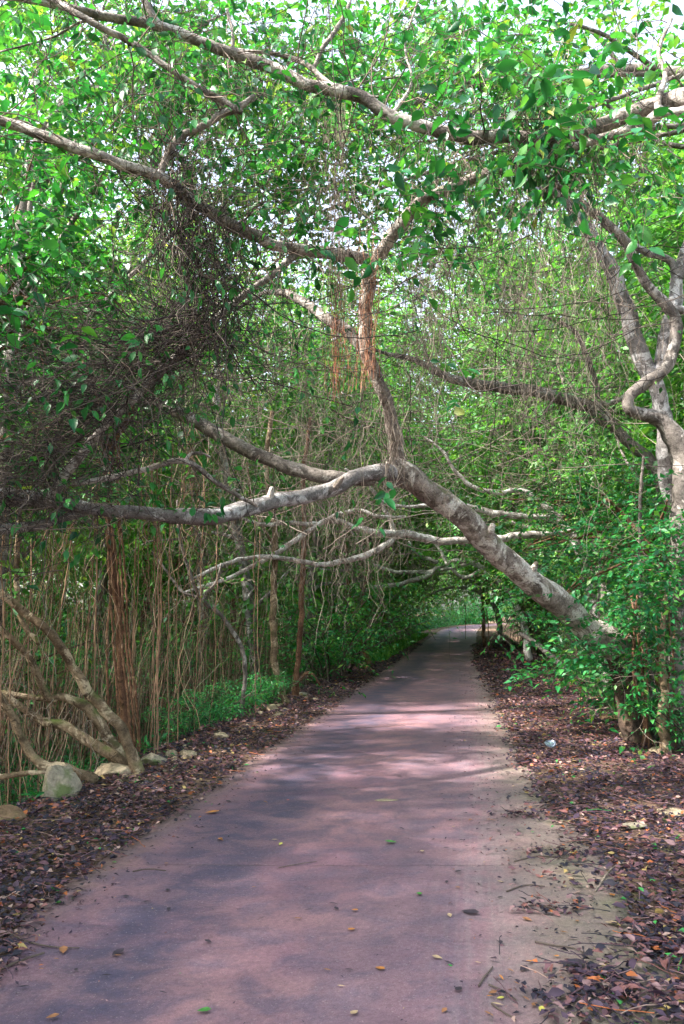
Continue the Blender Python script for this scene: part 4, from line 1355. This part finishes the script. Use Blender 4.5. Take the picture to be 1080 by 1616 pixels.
# ------------------------------------------------------------------ forest trees (copied)
def make_tree(seed, Ht, R, zb, nb, lmat, lsize, trunk_r, bark, flat=1.0, roots=40):
    rng = np.random.default_rng(seed)
    root = empty('forest_tree', (0, 0, 0))
    mb = MB()
    lean = rng.normal(0, .06, 2) * Ht
    tp = limb(mb, [[0, 0, -.3, trunk_r * 1.4], [0, 0, .5, trunk_r], [lean[0] * .3, lean[1] * .3, Ht * .3, trunk_r * .8], [lean[0] * .8, lean[1] * .8, Ht * .6, trunk_r * .55], [lean[0], lean[1], Ht * .92, trunk_r * .2]],
              sides=8, seed=seed, step=.25)
    brs = []
    for i in range(16):
        q = tp[int(len(tp) * rng.uniform(.22, .95))]
        an = rng.uniform(0, 2 * math.pi)
        d = np.array([math.cos(an), math.sin(an), rng.uniform(.1, .8)])
        L = R * rng.uniform(.6, 1.1)
        ks = [list(q[:3]) + [q[3] * .5]]
        p = q[:3].copy()
        for j in range(4):
            d = unit(d + rng.normal(0, .3, 3) + np.array([0, 0, -.05]))
            p = p + d * L / 4
            ks.append(list(p) + [q[3] * .5 * (1 - (j + 1) / 5)])
        brs.append(limb(mb, ks, sides=5, seed=i, step=.22, cap=False))
    mb.build('trunk', bark, root)
    # leaf clumps around branches and in the crown shell
    cc = []
    for b in brs:
        for _ in range(5):
            if b[-1][2] < 2.4:
                continue
            cc.append(b[rng.integers(len(b) // 3, len(b))][:3] + rng.normal(0, .3, 3))
    for _ in range(70):
        u = unit(rng.normal(0, 1, 3))
        rr = rng.uniform(.45, 1.0)
        cc.append(np.array([u[0] * R * rr + lean[0] * .6, u[1] * R * rr + lean[1] * .6, zb + (Ht - zb) * (.5 + .5 * u[2] * rr * flat)]))
    cc = np.array(cc)
    cr = rng.uniform(.28, .6, len(cc))
    ix = rng.integers(0, len(cc), nb)
    off = rng.normal(0, 1, (nb, 3)) * np.array([1, 1, .55])
    st = cc[ix] + off * cr[ix][:, None]
    d = off * .8 + rng.normal(0, .5, (nb, 3)) + np.array([0, 0, .1])
    lm = MB()
    branchlets(lm, None, st, d, rng.uniform(.25, .6, nb), 9, lsize, rng, LEAF_CHEAP, droop=.35)
    lm.build('crown', lmat, root)
    if roots:
        mb = MB()
        k = rng.integers(0, len(cc), roots)
        tops = cc[k]
        hang(mb, tops, np.minimum(rng.uniform(.5, 3.5, roots), np.maximum(tops[:, 2] - .5, .4)), rng.uniform(.003, .006, roots), rng, n=9, wob=.05)
        mb.build('hanging_roots', M_ROOTG, root)
    return root


def copy_tree(o, parent=None):
    c = o.copy()
    COL.objects.link(c)
    c.parent = parent
    for ch in o.children:
        copy_tree(ch, c)
    return c


protos = [make_tree(501, 9.5, 3.2, 2.8, 1250, M_FAR, .15, .13, M_GREYB),
          make_tree(502, 8.0, 2.8, 2.2, 1300, M_FAR, .13, .11, M_BROWN),
          make_tree(503, 11.5, 3.6, 3.6, 1450, M_FAR, .16, .16, M_PALE),
          make_tree(504, 6.0, 2.3, 1.0, 1300, M_MID, .12, .08, M_BROWN),
          make_tree(505, 15.0, 4.6, 4.6, 3000, M_FAR, .16, .17, M_GREYB, roots=120)]
used = [False] * 5
KIND = ['broad green tree', 'smaller bushy tree', 'tall pale-barked tree', 'low dense tree', 'very tall spreading tree']
rng = np.random.default_rng(99)
spots = []
# (side, Y, distance beyond the road edge, proto, scale)
for Y in np.arange(14.5, 72, 4.2):
    for side in (-1, 1):
        w = float(wl(Y) if side < 0 else wr(Y))
        if side < 0 and Y < 18:
            continue
        spots.append((side, Y + rng.uniform(-1, 1), w + rng.uniform(1.2, 2.2) + (1.6 if Y > 44 else 0), 2 * rng.integers(0, 2), rng.uniform(.9, 1.1)))
for Y in np.arange(10.5, 70, 4.6):
    for side in (-1, 1):
        if side < 0 and Y < 20:
            continue
        spots.append((side, Y + rng.uniform(-1, 1), 5.2 + rng.uniform(-.6, 1.2), rng.integers(0, 4), rng.uniform(.9, 1.2)))
for Y in np.arange(13, 80, 6):
    for side in (-1, 1):
        spots.append((side, Y + rng.uniform(-1, 1), 9.5 + rng.uniform(-1, 1.5), rng.integers(0, 3), rng.uniform(1.1, 1.4)))
for Y in np.arange(20, 80, 9):
    for side in (-1, 1):
        spots.append((side, Y + rng.uniform(-1, 1), 15 + rng.uniform(-1, 2), 2, rng.uniform(1.3, 1.6)))
for (X, Y, k, s) in ((6, 82, 0, 1.1), (9, 88, 1, 1.2), (12, 92, 0, 1.2), (3, 86, 3, 1.3), (16, 96, 2, 1.3), (0, 90, 2, 1.2), (20, 90, 0, 1.2), (8, 96, 2, 1.4), (24, 84, 1, 1.2)):
    spots.append((0, Y, X, k, s))
for Y in np.arange(17, 50, 4.6):
    for side in (-1, 1):
        if side < 0 and Y < 23:
            continue
        spots.append((side, Y + rng.uniform(-1, 1) + (2.4 if side > 0 else 0), rng.uniform(2.0, 3.0), 4, rng.uniform(.95, 1.15)))
for Y, a in ((15, 6.5), (17, 11), (22, 9), (23, 15), (29, 11), (30, 18), (37, 13), (44, 17)):
    for side in (-1, 1):
        if side < 0 and (Y, a) in ((17, 11), (23, 15), (30, 18), (22, 9)):
            continue
        spots.append((side, Y + rng.uniform(-.6, .6), a, 4, rng.uniform(1.0, 1.25)))
for Y, X, k_, s_ in ((.3, -7.4, 4, .9), (-3.6, -6.4, 4, .9), (3.4, -6.6, 3, 1.35), (7.4, -6.9, 3, 1.35), (11.6, -8.2, 4, .9), (-1.2, -4.4, 1, 1.1), (-7, 4.5, 4, 1), (-1, 5.4, 1, 1.2)):  # trees added beside and behind the view to shade the near road
    spots.append((9, Y, X, k_, s_))
for Y in np.arange(9, 66, 5):
    for side in (-1, 1):
        spots.append((side, Y, 19 + rng.uniform(-2, 2), 3, rng.uniform(1.7, 2.2)))
for X in np.arange(-6, 36, 5.0):
    spots.append((0, 100 + rng.uniform(-3, 3), X, 3, 2.2))
    spots.append((0, 104 + rng.uniform(-3, 3), X + 2, 4, 1.2))
for (side, Y, a, k, s) in spots:
    k = int(k)
    X = a if side in (0, 9) else side * (1.6 + a) + float(cx(Y))
    o = protos[k] if not used[k] else copy_tree(protos[k])
    used[k] = True
    o.location = (X, Y, float(height(X, Y)))
    o.rotation_euler = (0, 0, rng.uniform(0, 6.28))
    o.scale = (s, s, s * rng.uniform(.92, 1.1))
    if side == 9:
        tag(o, 'added tree, mostly out of view, shading the near end of the road', 'tree', 'added trees shading the near end of the road')
        continue
    where = 'beyond the bend at the end of the road' if side == 0 else ('in the forest left of the road' if side < 0 else 'in the forest right of the road')
    depth = '' if side == 0 else (', close behind the near thickets' if Y < 22 else ', midway down the lane' if Y < 42 else ', far down the lane')
    tag(o, f'{KIND[k]} {where}{depth}', 'tree', f'{KIND[k]}s {where}{depth}')


# ------------------------------------------------------------------ shrubs (copied)
def make_shrub(seed, Hs, R, n, lsize, mat, tmpl=LEAF_CHEAP, name='shrub', nleaf=9, droop=.4):
    rng = np.random.default_rng(seed)
    root = empty(name, (0, 0, 0))
    mb, lm = MB(), MB()
    st, dd = [], []
    for i in range(9):
        an = rng.uniform(0, 6.28)
        d = unit(np.array([math.cos(an) * .5, math.sin(an) * .5, 1.2]))
        ks = [[0, 0, -.1, .012]]
        p = np.zeros(3)
        for j in range(4):
            d = unit(d + rng.normal(0, .2, 3) + np.array([math.cos(an) * .15, math.sin(an) * .15, -.08]))
            p = p + d * Hs * rng.uniform(.7, 1.1) / 4
            ks.append(list(p) + [.011 - .002 * j])
        q = limb(mb, ks, sides=5, seed=i, step=.12, cap=False)
        for _ in range(n // 9):
            w = q[int(len(q) * rng.uniform(.25, .999))][:3]
            st.append(w + rng.normal(0, .05, 3) * R)
            a2 = rng.uniform(0, 6.28)
            dd.append([math.cos(a2), math.sin(a2), rng.uniform(-.1, .5)])
    mb.build('stem', M_TWIG, root)
    branchlets(lm, None, np.array(st), np.array(dd), rng.uniform(.4, 1.0, len(st)) * R * .6, nleaf, lsize, rng, tmpl, droop=droop, tilt=.3)
    lm.build('foliage', mat, root)
    return root


sh = [make_shrub(601, 1.9, 1.1, 230, .085, M_SHRUB), make_shrub(602, 1.3, .9, 170, .09, M_SHRUB, LEAF_SLIM), make_shrub(603, 2.4, 1.2, 260, .09, M_MID, LEAF_SLIM)]
usedS = [False] * 3


def put_shrub(k, X, Y, s, label, group=None, dz=0.0):
    o = sh[k] if not usedS[k] else copy_tree(sh[k])
    usedS[k] = True
    o.location = (X, Y, float(height(X, Y)) + dz)
    o.rotation_euler = (0, 0, rng.uniform(0, 6.28))
    o.scale = (s, s, s)
    tag(o, label, 'shrub', group)


rng = np.random.default_rng(123)
# the right-hand bush mass beside the leaning trunk
for i, (px, Y, k, s, lab) in enumerate([(1060, 10.8, 0, 1.35, 'green bush rising behind the leaning trunk, left of the pale tree'),
                                        (1085, 12.5, 2, 1.3, 'tall slim-leaved bush behind the pale tree'), (1010, 14.5, 2, 1.2, 'tall bush deep behind the slanting trunk'), (1090, 14, 2, 1.5, 'tall bush at the right frame edge behind the pale tree'),
                                        (985, 18, 2, 1.3, 'tall green bush behind the looping limbs'), (960, 21, 0, 1.3, 'round bush behind the right litter bank')]):
    X = (px - 540) / F * Y
    put_shrub(k, X, Y, s, lab, 'bushes of the right bank')
for (px, Y, k, s, lab) in ((520, 17.5, 2, 1.35, 'bright bamboo-like bush right of the reddish stem'), (545, 19.5, 2, 1.5, 'bright tall bush behind the dark slanting stem'), (500, 18.5, 0, 1.3, 'green bush behind the reddish stem'),
                           (395, 12.6, 1, .7, 'low green bush at the foot of the thin bent stem'), (430, 13.4, 1, .6, 'low green bush at the foot of the mossy stem'), (340, 11.6, 1, .7, 'low slim-leaved bush on the left floor'),
                           (300, 10.6, 1, .55, 'small green bush behind the pale rocks'), (160, 9.6, 1, .7, 'green bush behind the bent tan stems'), (95, 8.9, 1, .7, 'dark green bush under the bent tan stems'), (30, 8.2, 1, .6, 'green bush at the left frame edge low down')):
    X = (px - 540) / F * Y
    put_shrub(k, X, Y, s, lab)
for i in range(92):
    side = -1 if rng.random() < .36 else 1
    Y = 15 + 55 * rng.random() ** 1.1
    w = float(wl(Y) if side < 0 else wr(Y))
    a = w + rng.uniform(2.0, 7.5)
    k = int(rng.integers(0, 3))
    X = side * (1.6 + a) + float(cx(Y))
    sd_ = 'left' if side < 0 else 'right'
    far = 'nearer half' if Y < 32 else 'farther half'
    put_shrub(k, X, Y, rng.uniform(.8, 1.5), f'green understory shrub {sd_} of the lane, {far} of the forest edge', f'understory shrubs {sd_} of the lane, {far}')


for i in range(30):
    Y = 60 + i
    put_shrub(int(rng.integers(0, 3)), float(cx(Y)) - 3.2 - rng.uniform(0, 1.6), Y, rng.uniform(1.3, 1.9), 'green shrub on the outer side of the far road bend', 'shrubs on the outer side of the far bend')
for (px, Y, lab) in ((1040, 9.9, 'low green bush in the hollow just behind the leaning trunk root'), (1078, 8.9, 'low green bush against the foot of the pale twisted tree'), (1010, 11.3, 'low bush on the dark bank behind the leaning trunk foot'), (960, 13.5, 'low bush on the right bank beyond the slanting trunk')):
    put_shrub(1, (px - 540) / F * Y, Y, .8, lab, None)
for X in np.arange(4, 30, 2.4):
    put_shrub(0, X, 91 + rng.uniform(-1.5, 2), rng.uniform(2.0, 2.8), 'big shrub at the back of the view beyond the road bend', 'big shrubs beyond the road bend')
for X in np.arange(2, 34, 2.1):
    put_shrub(int(rng.integers(0, 3)), X, 84 + rng.uniform(-3, 5), rng.uniform(1.4, 2.2), 'green shrub closing the view beyond the road bend', 'shrubs beyond the road bend')
for i in range(84):
    Y = rng.uniform(9, 62)
    X = float(cx(Y)) - 1.6 - rng.uniform(11, 18)
    put_shrub(int(rng.integers(0, 3)), X, Y, rng.uniform(1.6, 2.4), 'tall shrub far back in the forest left of the road', 'tall shrubs far back on the left')
for i in range(40):
    Y = rng.uniform(8, 20)
    X = float(cx(Y)) - 1.6 - rng.uniform(5, 12)
    put_shrub(int(rng.integers(0, 3)), X, Y, rng.uniform(1.0, 1.7), 'shrub deep in the shade behind the left root thicket', 'shrubs behind the left root thicket')
for i in range(18):
    Y = rng.uniform(8.6, 19)
    X = float(cx(Y)) - 1.6 - float(wl(Y)) - rng.uniform(1.0, 3.4)
    put_shrub(1, X, Y, rng.uniform(.6, 1.0), 'low green bush among the canes of the left root thicket', 'low bushes among the canes')
# a few near/mid crowns of their own: dark foliage behind the tangle, backlit leaves at the top
def leafy(name, label, base, boxes, mat, seed, lsize, bark, nl=7, tmpl=LEAF_FINE):
    rng = np.random.default_rng(seed)
    root = empty(name, base, label, 'tree')
    lm, tm = MB(), MB()
    cen = []
    for (px, py, sx, sy, Y, sY, n) in boxes:
        nc = max(4, n // 9)
        c = np.array([P(px + rng.normal(0, sx), py + rng.normal(0, sy), Y + rng.uniform(-sY, sY)) for _ in range(nc)])
        cen.append(c)
        ix = rng.integers(0, nc, n)
        st = c[ix] + rng.normal(0, .22, (n, 3))
        d = rng.normal(0, 1, (n, 3)) * np.array([1, 1, .5])
        branchlets(lm, tm, st, d, rng.uniform(.3, .6, n), nl, lsize, rng, tmpl, droop=.35, trad=.0035)
    lm.build('crown', mat, root, base)
    tm.build('twigs', M_TWIG, root, base)
    mb = MB()
    cen = np.concatenate(cen)
    top = cen.mean(0)
    b = np.array(base)
    tp = limb(mb, [list(b - [0, 0, .2]) + [.11], [b[0] + .1, b[1], b[2] + (top[2] - b[2]) * .5, .1], [b[0] * .85 + top[0] * .15, b[1] * .8 + top[1] * .2, top[2] * .95, .085], list(b * .3 + top * .7 + [0, 0, (1 - .7) * (top[2] - b[2]) + .3]) + [.06], list(top + [0, 0, .1]) + [.03]], sides=10, seed=seed, step=.08)
    for c in cen[rng.integers(0, len(cen), min(16, len(cen)))]:
        q = tp[int(len(tp) * rng.uniform(.45, .98))]
        m_ = (q[:3] + c) / 2 + rng.normal(0, .15, 3) + np.array([0, 0, .15])
        limb(mb, [list(q[:3]) + [q[3] * .5], list(m_) + [q[3] * .35], list(c) + [.008]], sides=6, seed=seed + 1, step=.08)
    mb.build('trunk', bark, root, base)


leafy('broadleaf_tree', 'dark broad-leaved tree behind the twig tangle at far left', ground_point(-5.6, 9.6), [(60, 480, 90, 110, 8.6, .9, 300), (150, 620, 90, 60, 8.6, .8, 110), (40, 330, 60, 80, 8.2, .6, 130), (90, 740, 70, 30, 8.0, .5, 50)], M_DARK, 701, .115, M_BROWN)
leafy('broadleaf_tree', 'bright backlit tree filling the upper left corner', ground_point(-4.8, 11), [(140, 110, 120, 80, 9.5, 1, 260), (330, 130, 100, 70, 9.8, 1, 200), (200, 260, 120, 60, 9.2, 1, 130), (340, 200, 120, 100, 11, 1, 360), (230, 60, 130, 60, 10.5, 1, 200)], M_MID, 702, .12, M_GREYB)
leafy('broadleaf_tree', 'bright leafy tree above the road at top centre', ground_point(6.2, 9.6), [(620, 60, 120, 70, 9.5, 1, 240), (820, 90, 110, 80, 9.5, 1, 240), (1000, 80, 80, 100, 9.5, 1.2, 160), (520, 200, 110, 70, 10.5, 1.2, 200), (650, 230, 120, 100, 11.8, 1.2, 420), (470, 110, 120, 80, 11.5, 1, 420), (420, 260, 80, 60, 11.5, 1, 160), (760, 330, 90, 60, 12.5, 1, 120), (420, 330, 80, 60, 11.5, 1, 110)], M_MID, 703, .12, M_GREYB)


leafy('understory_tree', 'low understory tree spreading fine green foliage around the slanting trunk and pale tree', ground_point(5.0, 11.0),
      [(1010, 930, 50, 60, 9.6, .7, 170), (960, 1000, 30, 14, 9.3, .3, 26), (1040, 830, 50, 50, 10.5, .8, 190), (930, 860, 45, 45, 11.5, .8, 150), (1060, 960, 20, 50, 9.0, .4, 80), (850, 970, 40, 18, 11, .8, 60), (1060, 880, 25, 40, 8.9, .3, 70), (960, 1045, 16, 12, 9.1, .3, 16), (1045, 1060, 20, 20, 8.8, .2, 18)], M_SHRUB, 711, .085, M_BROWN, nl=11, tmpl=LEAF_CHEAP)
leafy('understory_tree', 'airy green tree between the slanting trunk and the far road', ground_point(7.4, 15.5),
      [(900, 790, 60, 50, 14, 1, 170), (850, 900, 40, 30, 14, 1, 90), (960, 730, 60, 40, 13.5, 1, 120), (810, 930, 25, 20, 17, 1, 50)], M_MID, 712, .09, M_BROWN, nl=9, tmpl=LEAF_CHEAP)


# many fine pale branches crossing the forest behind
def fine_branches():
    rng = np.random.default_rng(808)
    K, n = 680, 14
    t = np.linspace(0, 1, n)
    Y = rng.uniform(10.5, 24, K)
    a = np.array([P(rng.uniform(260, 1000), rng.uniform(420, 880), y) for y in Y])
    d = unit(np.stack([rng.choice([-1, 1], K) * 1.0, rng.normal(0, .35, K), rng.normal(.05, .28, K)], -1))
    L = rng.uniform(.8, 3.2, K)
    bow = rng.normal(0, .14, (K, 1, 1))
    pts = a[:, None] + d[:, None] * (t[None, :, None] * L[:, None, None]) + np.array([0, 0, 1]) * (np.sin(t * math.pi)[None, :, None] * L[:, None, None] * bow)
    pts += np.cumsum(rng.normal(0, .02, (K, n, 3)), axis=1)
    pts = pts[pts[:, :, 2].min(axis=1) > 2.2]      # none droops low over the road
    K = len(pts)
    mb = MB()
    v, f = strands(pts, rng.uniform(.003, .009, K)[:, None] * np.linspace(1, .4, n)[None], 4)
    mb.add(v, f)
    tag(mb.build('twigs', M_ROOTG), 'many fine pale twigs crossing the woodland behind the slanting trunk', 'twigs', kind='stuff')


fine_branches()

# ------------------------------------------------------------------ things on the ground
M_FL = {}
for nme, c in (('brown', (.30, .13, .06)), ('orange', (.52, .20, .05)), ('dark', (.045, .03, .045)), ('green', (.06, .22, .04)), ('yellow', (.55, .50, .10)), ('tan', (.48, .33, .2)), ('red', (.5, .08, .06))):
    m, nt = new_mat('fallen_' + nme)
    tc = N(nt, 'ShaderNodeTexCoord')
    n_ = noise(nt, tc.outputs['Object'], 40, 4)
    finish(nt, mixc(nt, .8, c, ramp(nt, n_, [(.3, (.5, .5, .5)), (.7, (1.3, 1.3, 1.3))]), 'MULTIPLY'), .6, spec=.4)
    M_FL[nme] = m


def road_leaf(px, py, wpx, kind, label, group=None, slim=False):
    X, Y = ground_at(px, py)
    L = wpx * .85 * Y / F
    r_ = np.random.default_rng(int(px * 7 + py))
    mb = MB()
    tv, tf = LEAF_FINE
    a = r_.uniform(0, 6.28) if not slim else r_.normal(0, .5)
    x = tv[:, 0] - .5
    yy = tv[:, 1] * (.5 if slim else 1.15)
    z = tv[:, 2] * .8 + .18 * x ** 2 * 2 + .03
    v = np.stack([(x * math.cos(a) - yy * math.sin(a)) * L, (x * math.sin(a) + yy * math.cos(a)) * L, z * L + .008], -1)
    mb.add(v, tf)
    o = mb.build('fallen_leaf', M_FL[kind])
    o.location = (X, Y, max(.004, float(height(X, Y))))
    tag(o, label, 'leaf', group)


for a in ((443, 1335, 12, 'yellow', 'yellow leaf alone on the concrete left of centre'), (617, 1332, 22, 'green', 'olive green leaf near the middle of the road'), (322, 1600, 26, 'green', 'green leaf at the bottom edge of the road'),
          (92, 1428, 18, 'green', 'bright green leaf at the left road edge'), (180, 1364, 12, 'green', 'small green leaf beside the left litter'), (662, 1414, 18, 'green', 'green leaf near the dark twigs on the right'),
          (905, 1526, 46, 'dark', 'large curled black leaf on the mossy concrete at right'), (950, 1548, 28, 'green', 'bright yellow-green leaf on the dark drift at lower right'), (988, 1566, 26, 'orange', 'orange leaf in the dark drift at lower right'),
          (966, 1416, 16, 'orange', 'upright orange leaf where the concrete slab corner ends'), (984, 1388, 18, 'tan', 'pale curled leaf above the slab corner'), (100, 1504, 26, 'brown', 'brown leaf under the long twig at lower left'),
          (186, 1508, 28, 'dark', 'dark narrow leaf on the lower left concrete'), (455, 1265, 9, 'red', 'tiny red leaf on the left part of the road'), (335, 1285, 26, 'orange', 'orange crushed leaf scrap near the left road edge'),
          (790, 1580, 14, 'yellow', 'pale yellow leaf at the bottom right of the road'), (970, 1462, 34, 'tan', 'pale twisted leaf near the right slab corner'), (560, 1440, 14, 'orange', 'orange leaf on the road left of centre'),
          (742, 1444, 34, 'dark', 'long dark pod-like leaf right of the road centre'), (855, 1598, 18, 'yellow', 'yellow leaf among black twigs at the bottom right'), (600, 1533, 20, 'orange', 'orange brown leaf low in the middle of the road')):
    road_leaf(*a)
rng = np.random.default_rng(314)
for i in range(110):
    py = 1120 + 490 * rng.random() ** .8
    X, Y = ground_at(540, py)
    s = rng.uniform(-1.45, 1.5) if rng.random() < .6 else rng.uniform(.6, 1.5)
    X = s + float(cx(Y))
    px = 540 + X * F / Y
    kind = ['brown', 'brown', 'orange', 'dark', 'dark', 'dark', 'tan'][rng.integers(0, 7)]
    road_leaf(px, py, rng.uniform(6, 15) * (py - 960) / 450 + 3, kind, f'small dry {kind} leaf lying on the bare concrete', f'dry {kind} leaves scattered on the road', slim=rng.random() < .6)


def stick(pts, r, label, mat=M_TWIG, group=None):
    k = []
    for i, (px, py) in enumerate(pts):
        X, Y = ground_at(px, py)
        k.append([X, Y, max(.004, float(height(X, Y))) + r + .003, r * (1 - .5 * i / len(pts))])
    b = np.array(k[0][:3])
    mb = MB()
    limb(mb, k, sides=6, seed=px, wander=.4, step=.03)
    o = mb.build('fallen_twig', mat, None, b)
    o.location = b
    tag(o, label, 'twig', group)


stick([(5, 1476), (45, 1490), (85, 1498), (125, 1500)], .0045, 'long thin twig pointing onto the road at lower left')
stick([(0, 1535), (30, 1522), (70, 1508)], .006, 'dark thick twig at the lower left frame edge')
stick([(756, 1560), (766, 1545), (778, 1530)], .005, 'short brown stick standing out on the lower right concrete')
stick([(772, 1558), (795, 1568), (816, 1583)], .004, 'bent black twig right of the short brown stick')
stick([(776, 1588), (795, 1602), (815, 1614)], .004, 'thin black twig at the bottom edge, right of centre')
stick([(812, 1362), (850, 1354), (900, 1358)], .004, 'thin straight twig leading to the right litter')
stick([(845, 1490), (870, 1495), (905, 1500), (925, 1510)], .005, 'dark twig on the mossy concrete at right')
stick([(800, 1410), (830, 1400), (860, 1402)], .005, 'black twig in front of the right litter edge')
stick([(940, 1410), (968, 1375), (1000, 1368), (1050, 1372), (1078, 1390)], .005, 'pale curved stick arching over the right litter', M_TWIGP)
stick([(820, 1435), (850, 1432), (880, 1440)], .005, 'cluster twig lying dark on the right half of the road')
stick([(880, 1580), (930, 1570), (990, 1572), (1060, 1566)], .004, 'long pale twig crossing the lower right drift', M_TWIGP)
stick([(560, 1150), (600, 1148), (640, 1146)], .003, 'fine twig far up the left half of the road')
stick([(440, 1372), (470, 1366), (500, 1362)], .003, 'thin twig on the damp wheel track')
stick([(210, 1378), (235, 1374), (262, 1377)], .004, 'short dark twig on the left concrete')

# crumbs, grit and leaf scraps on the concrete
def road_grit():
    rng = np.random.default_rng(909)
    n = 5200
    Y = 2.6 + 22 * rng.random(n) ** 1.7
    s = rng.uniform(-1.52, 1.5, n)
    e = rng.random(n)
    s = np.where(e < .3, -1.5 + np.abs(rng.normal(0, .16, n)), np.where(e < .62, 1.5 - ovr(Y) - np.abs(rng.normal(0, .3, n)), s))
    kp = (np.abs(s) < 1.53) & ((e < .62) | (nz(s * 2, Y * 1.3, 4) > -.2))
    s, Y, e = s[kp], Y[kp], e[kp]
    n = len(s)
    an = rng.uniform(0, 6.28, n)
    d = np.stack([np.cos(an), np.sin(an), rng.normal(0, .2, n)], -1)
    mb = MB()
    size = np.where(e < .62, rng.uniform(.008, .04, n), rng.uniform(.005, .018, n))
    leaves(mb, np.stack([s + cx(Y), Y, np.full(n, .012)], -1), d, size, LEAF_SLIM, rng=rng, tilt=.4)
    tag(mb.build('leaf_litter', M_LITTER), 'crumbs of dry leaf and grit scattered thinly over the concrete lane', 'leaf litter', kind='stuff')


road_grit()

# cement scrap on the road
o = rock(610, 1264, 40, .5, 'flat cream chip of cement stuck on the middle of the road', M_ROCK, 71, flat=.03, name='cement_chip')
o.location.z = .008
# clear plastic lid in the litter
X, Y = ground_at(869, 1184)
m, nt = new_mat('clear_plastic')
b, o_ = finish(nt, (.20, .23, .36), .25, spec=.4)
b.inputs['Transmission Weight'].default_value = .6
mb = MB()
prof = [(0.001, .012), (.03, .013), (.045, .010), (.052, .012), (.056, .020), (.060, .020), (.062, .010), (.066, .004), (.064, .001)]
ns_ = 32
aa = np.arange(ns_) * 2 * math.pi / ns_
pv = np.array([[r * math.cos(t) * (1 + .05 * math.sin(3 * t)), r * math.sin(t), z + .006 * math.sin(2 * t + 1) * r / .06] for r, z in prof for t in aa])
j = np.arange(ns_)
pf = np.concatenate([np.stack([i * ns_ + j, i * ns_ + (j + 1) % ns_, (i + 1) * ns_ + (j + 1) % ns_, (i + 1) * ns_ + j], -1) for i in range(len(prof) - 1)])
mb.add(pv, pf)
o = mb.build('plastic_lid', m)
o.location = (X, Y, float(height(X, Y)) + .05)
o.rotation_euler = (math.radians(28), 0, math.radians(-10))
tag(o, 'clear round plastic lid lying in the right leaf litter', 'lid')
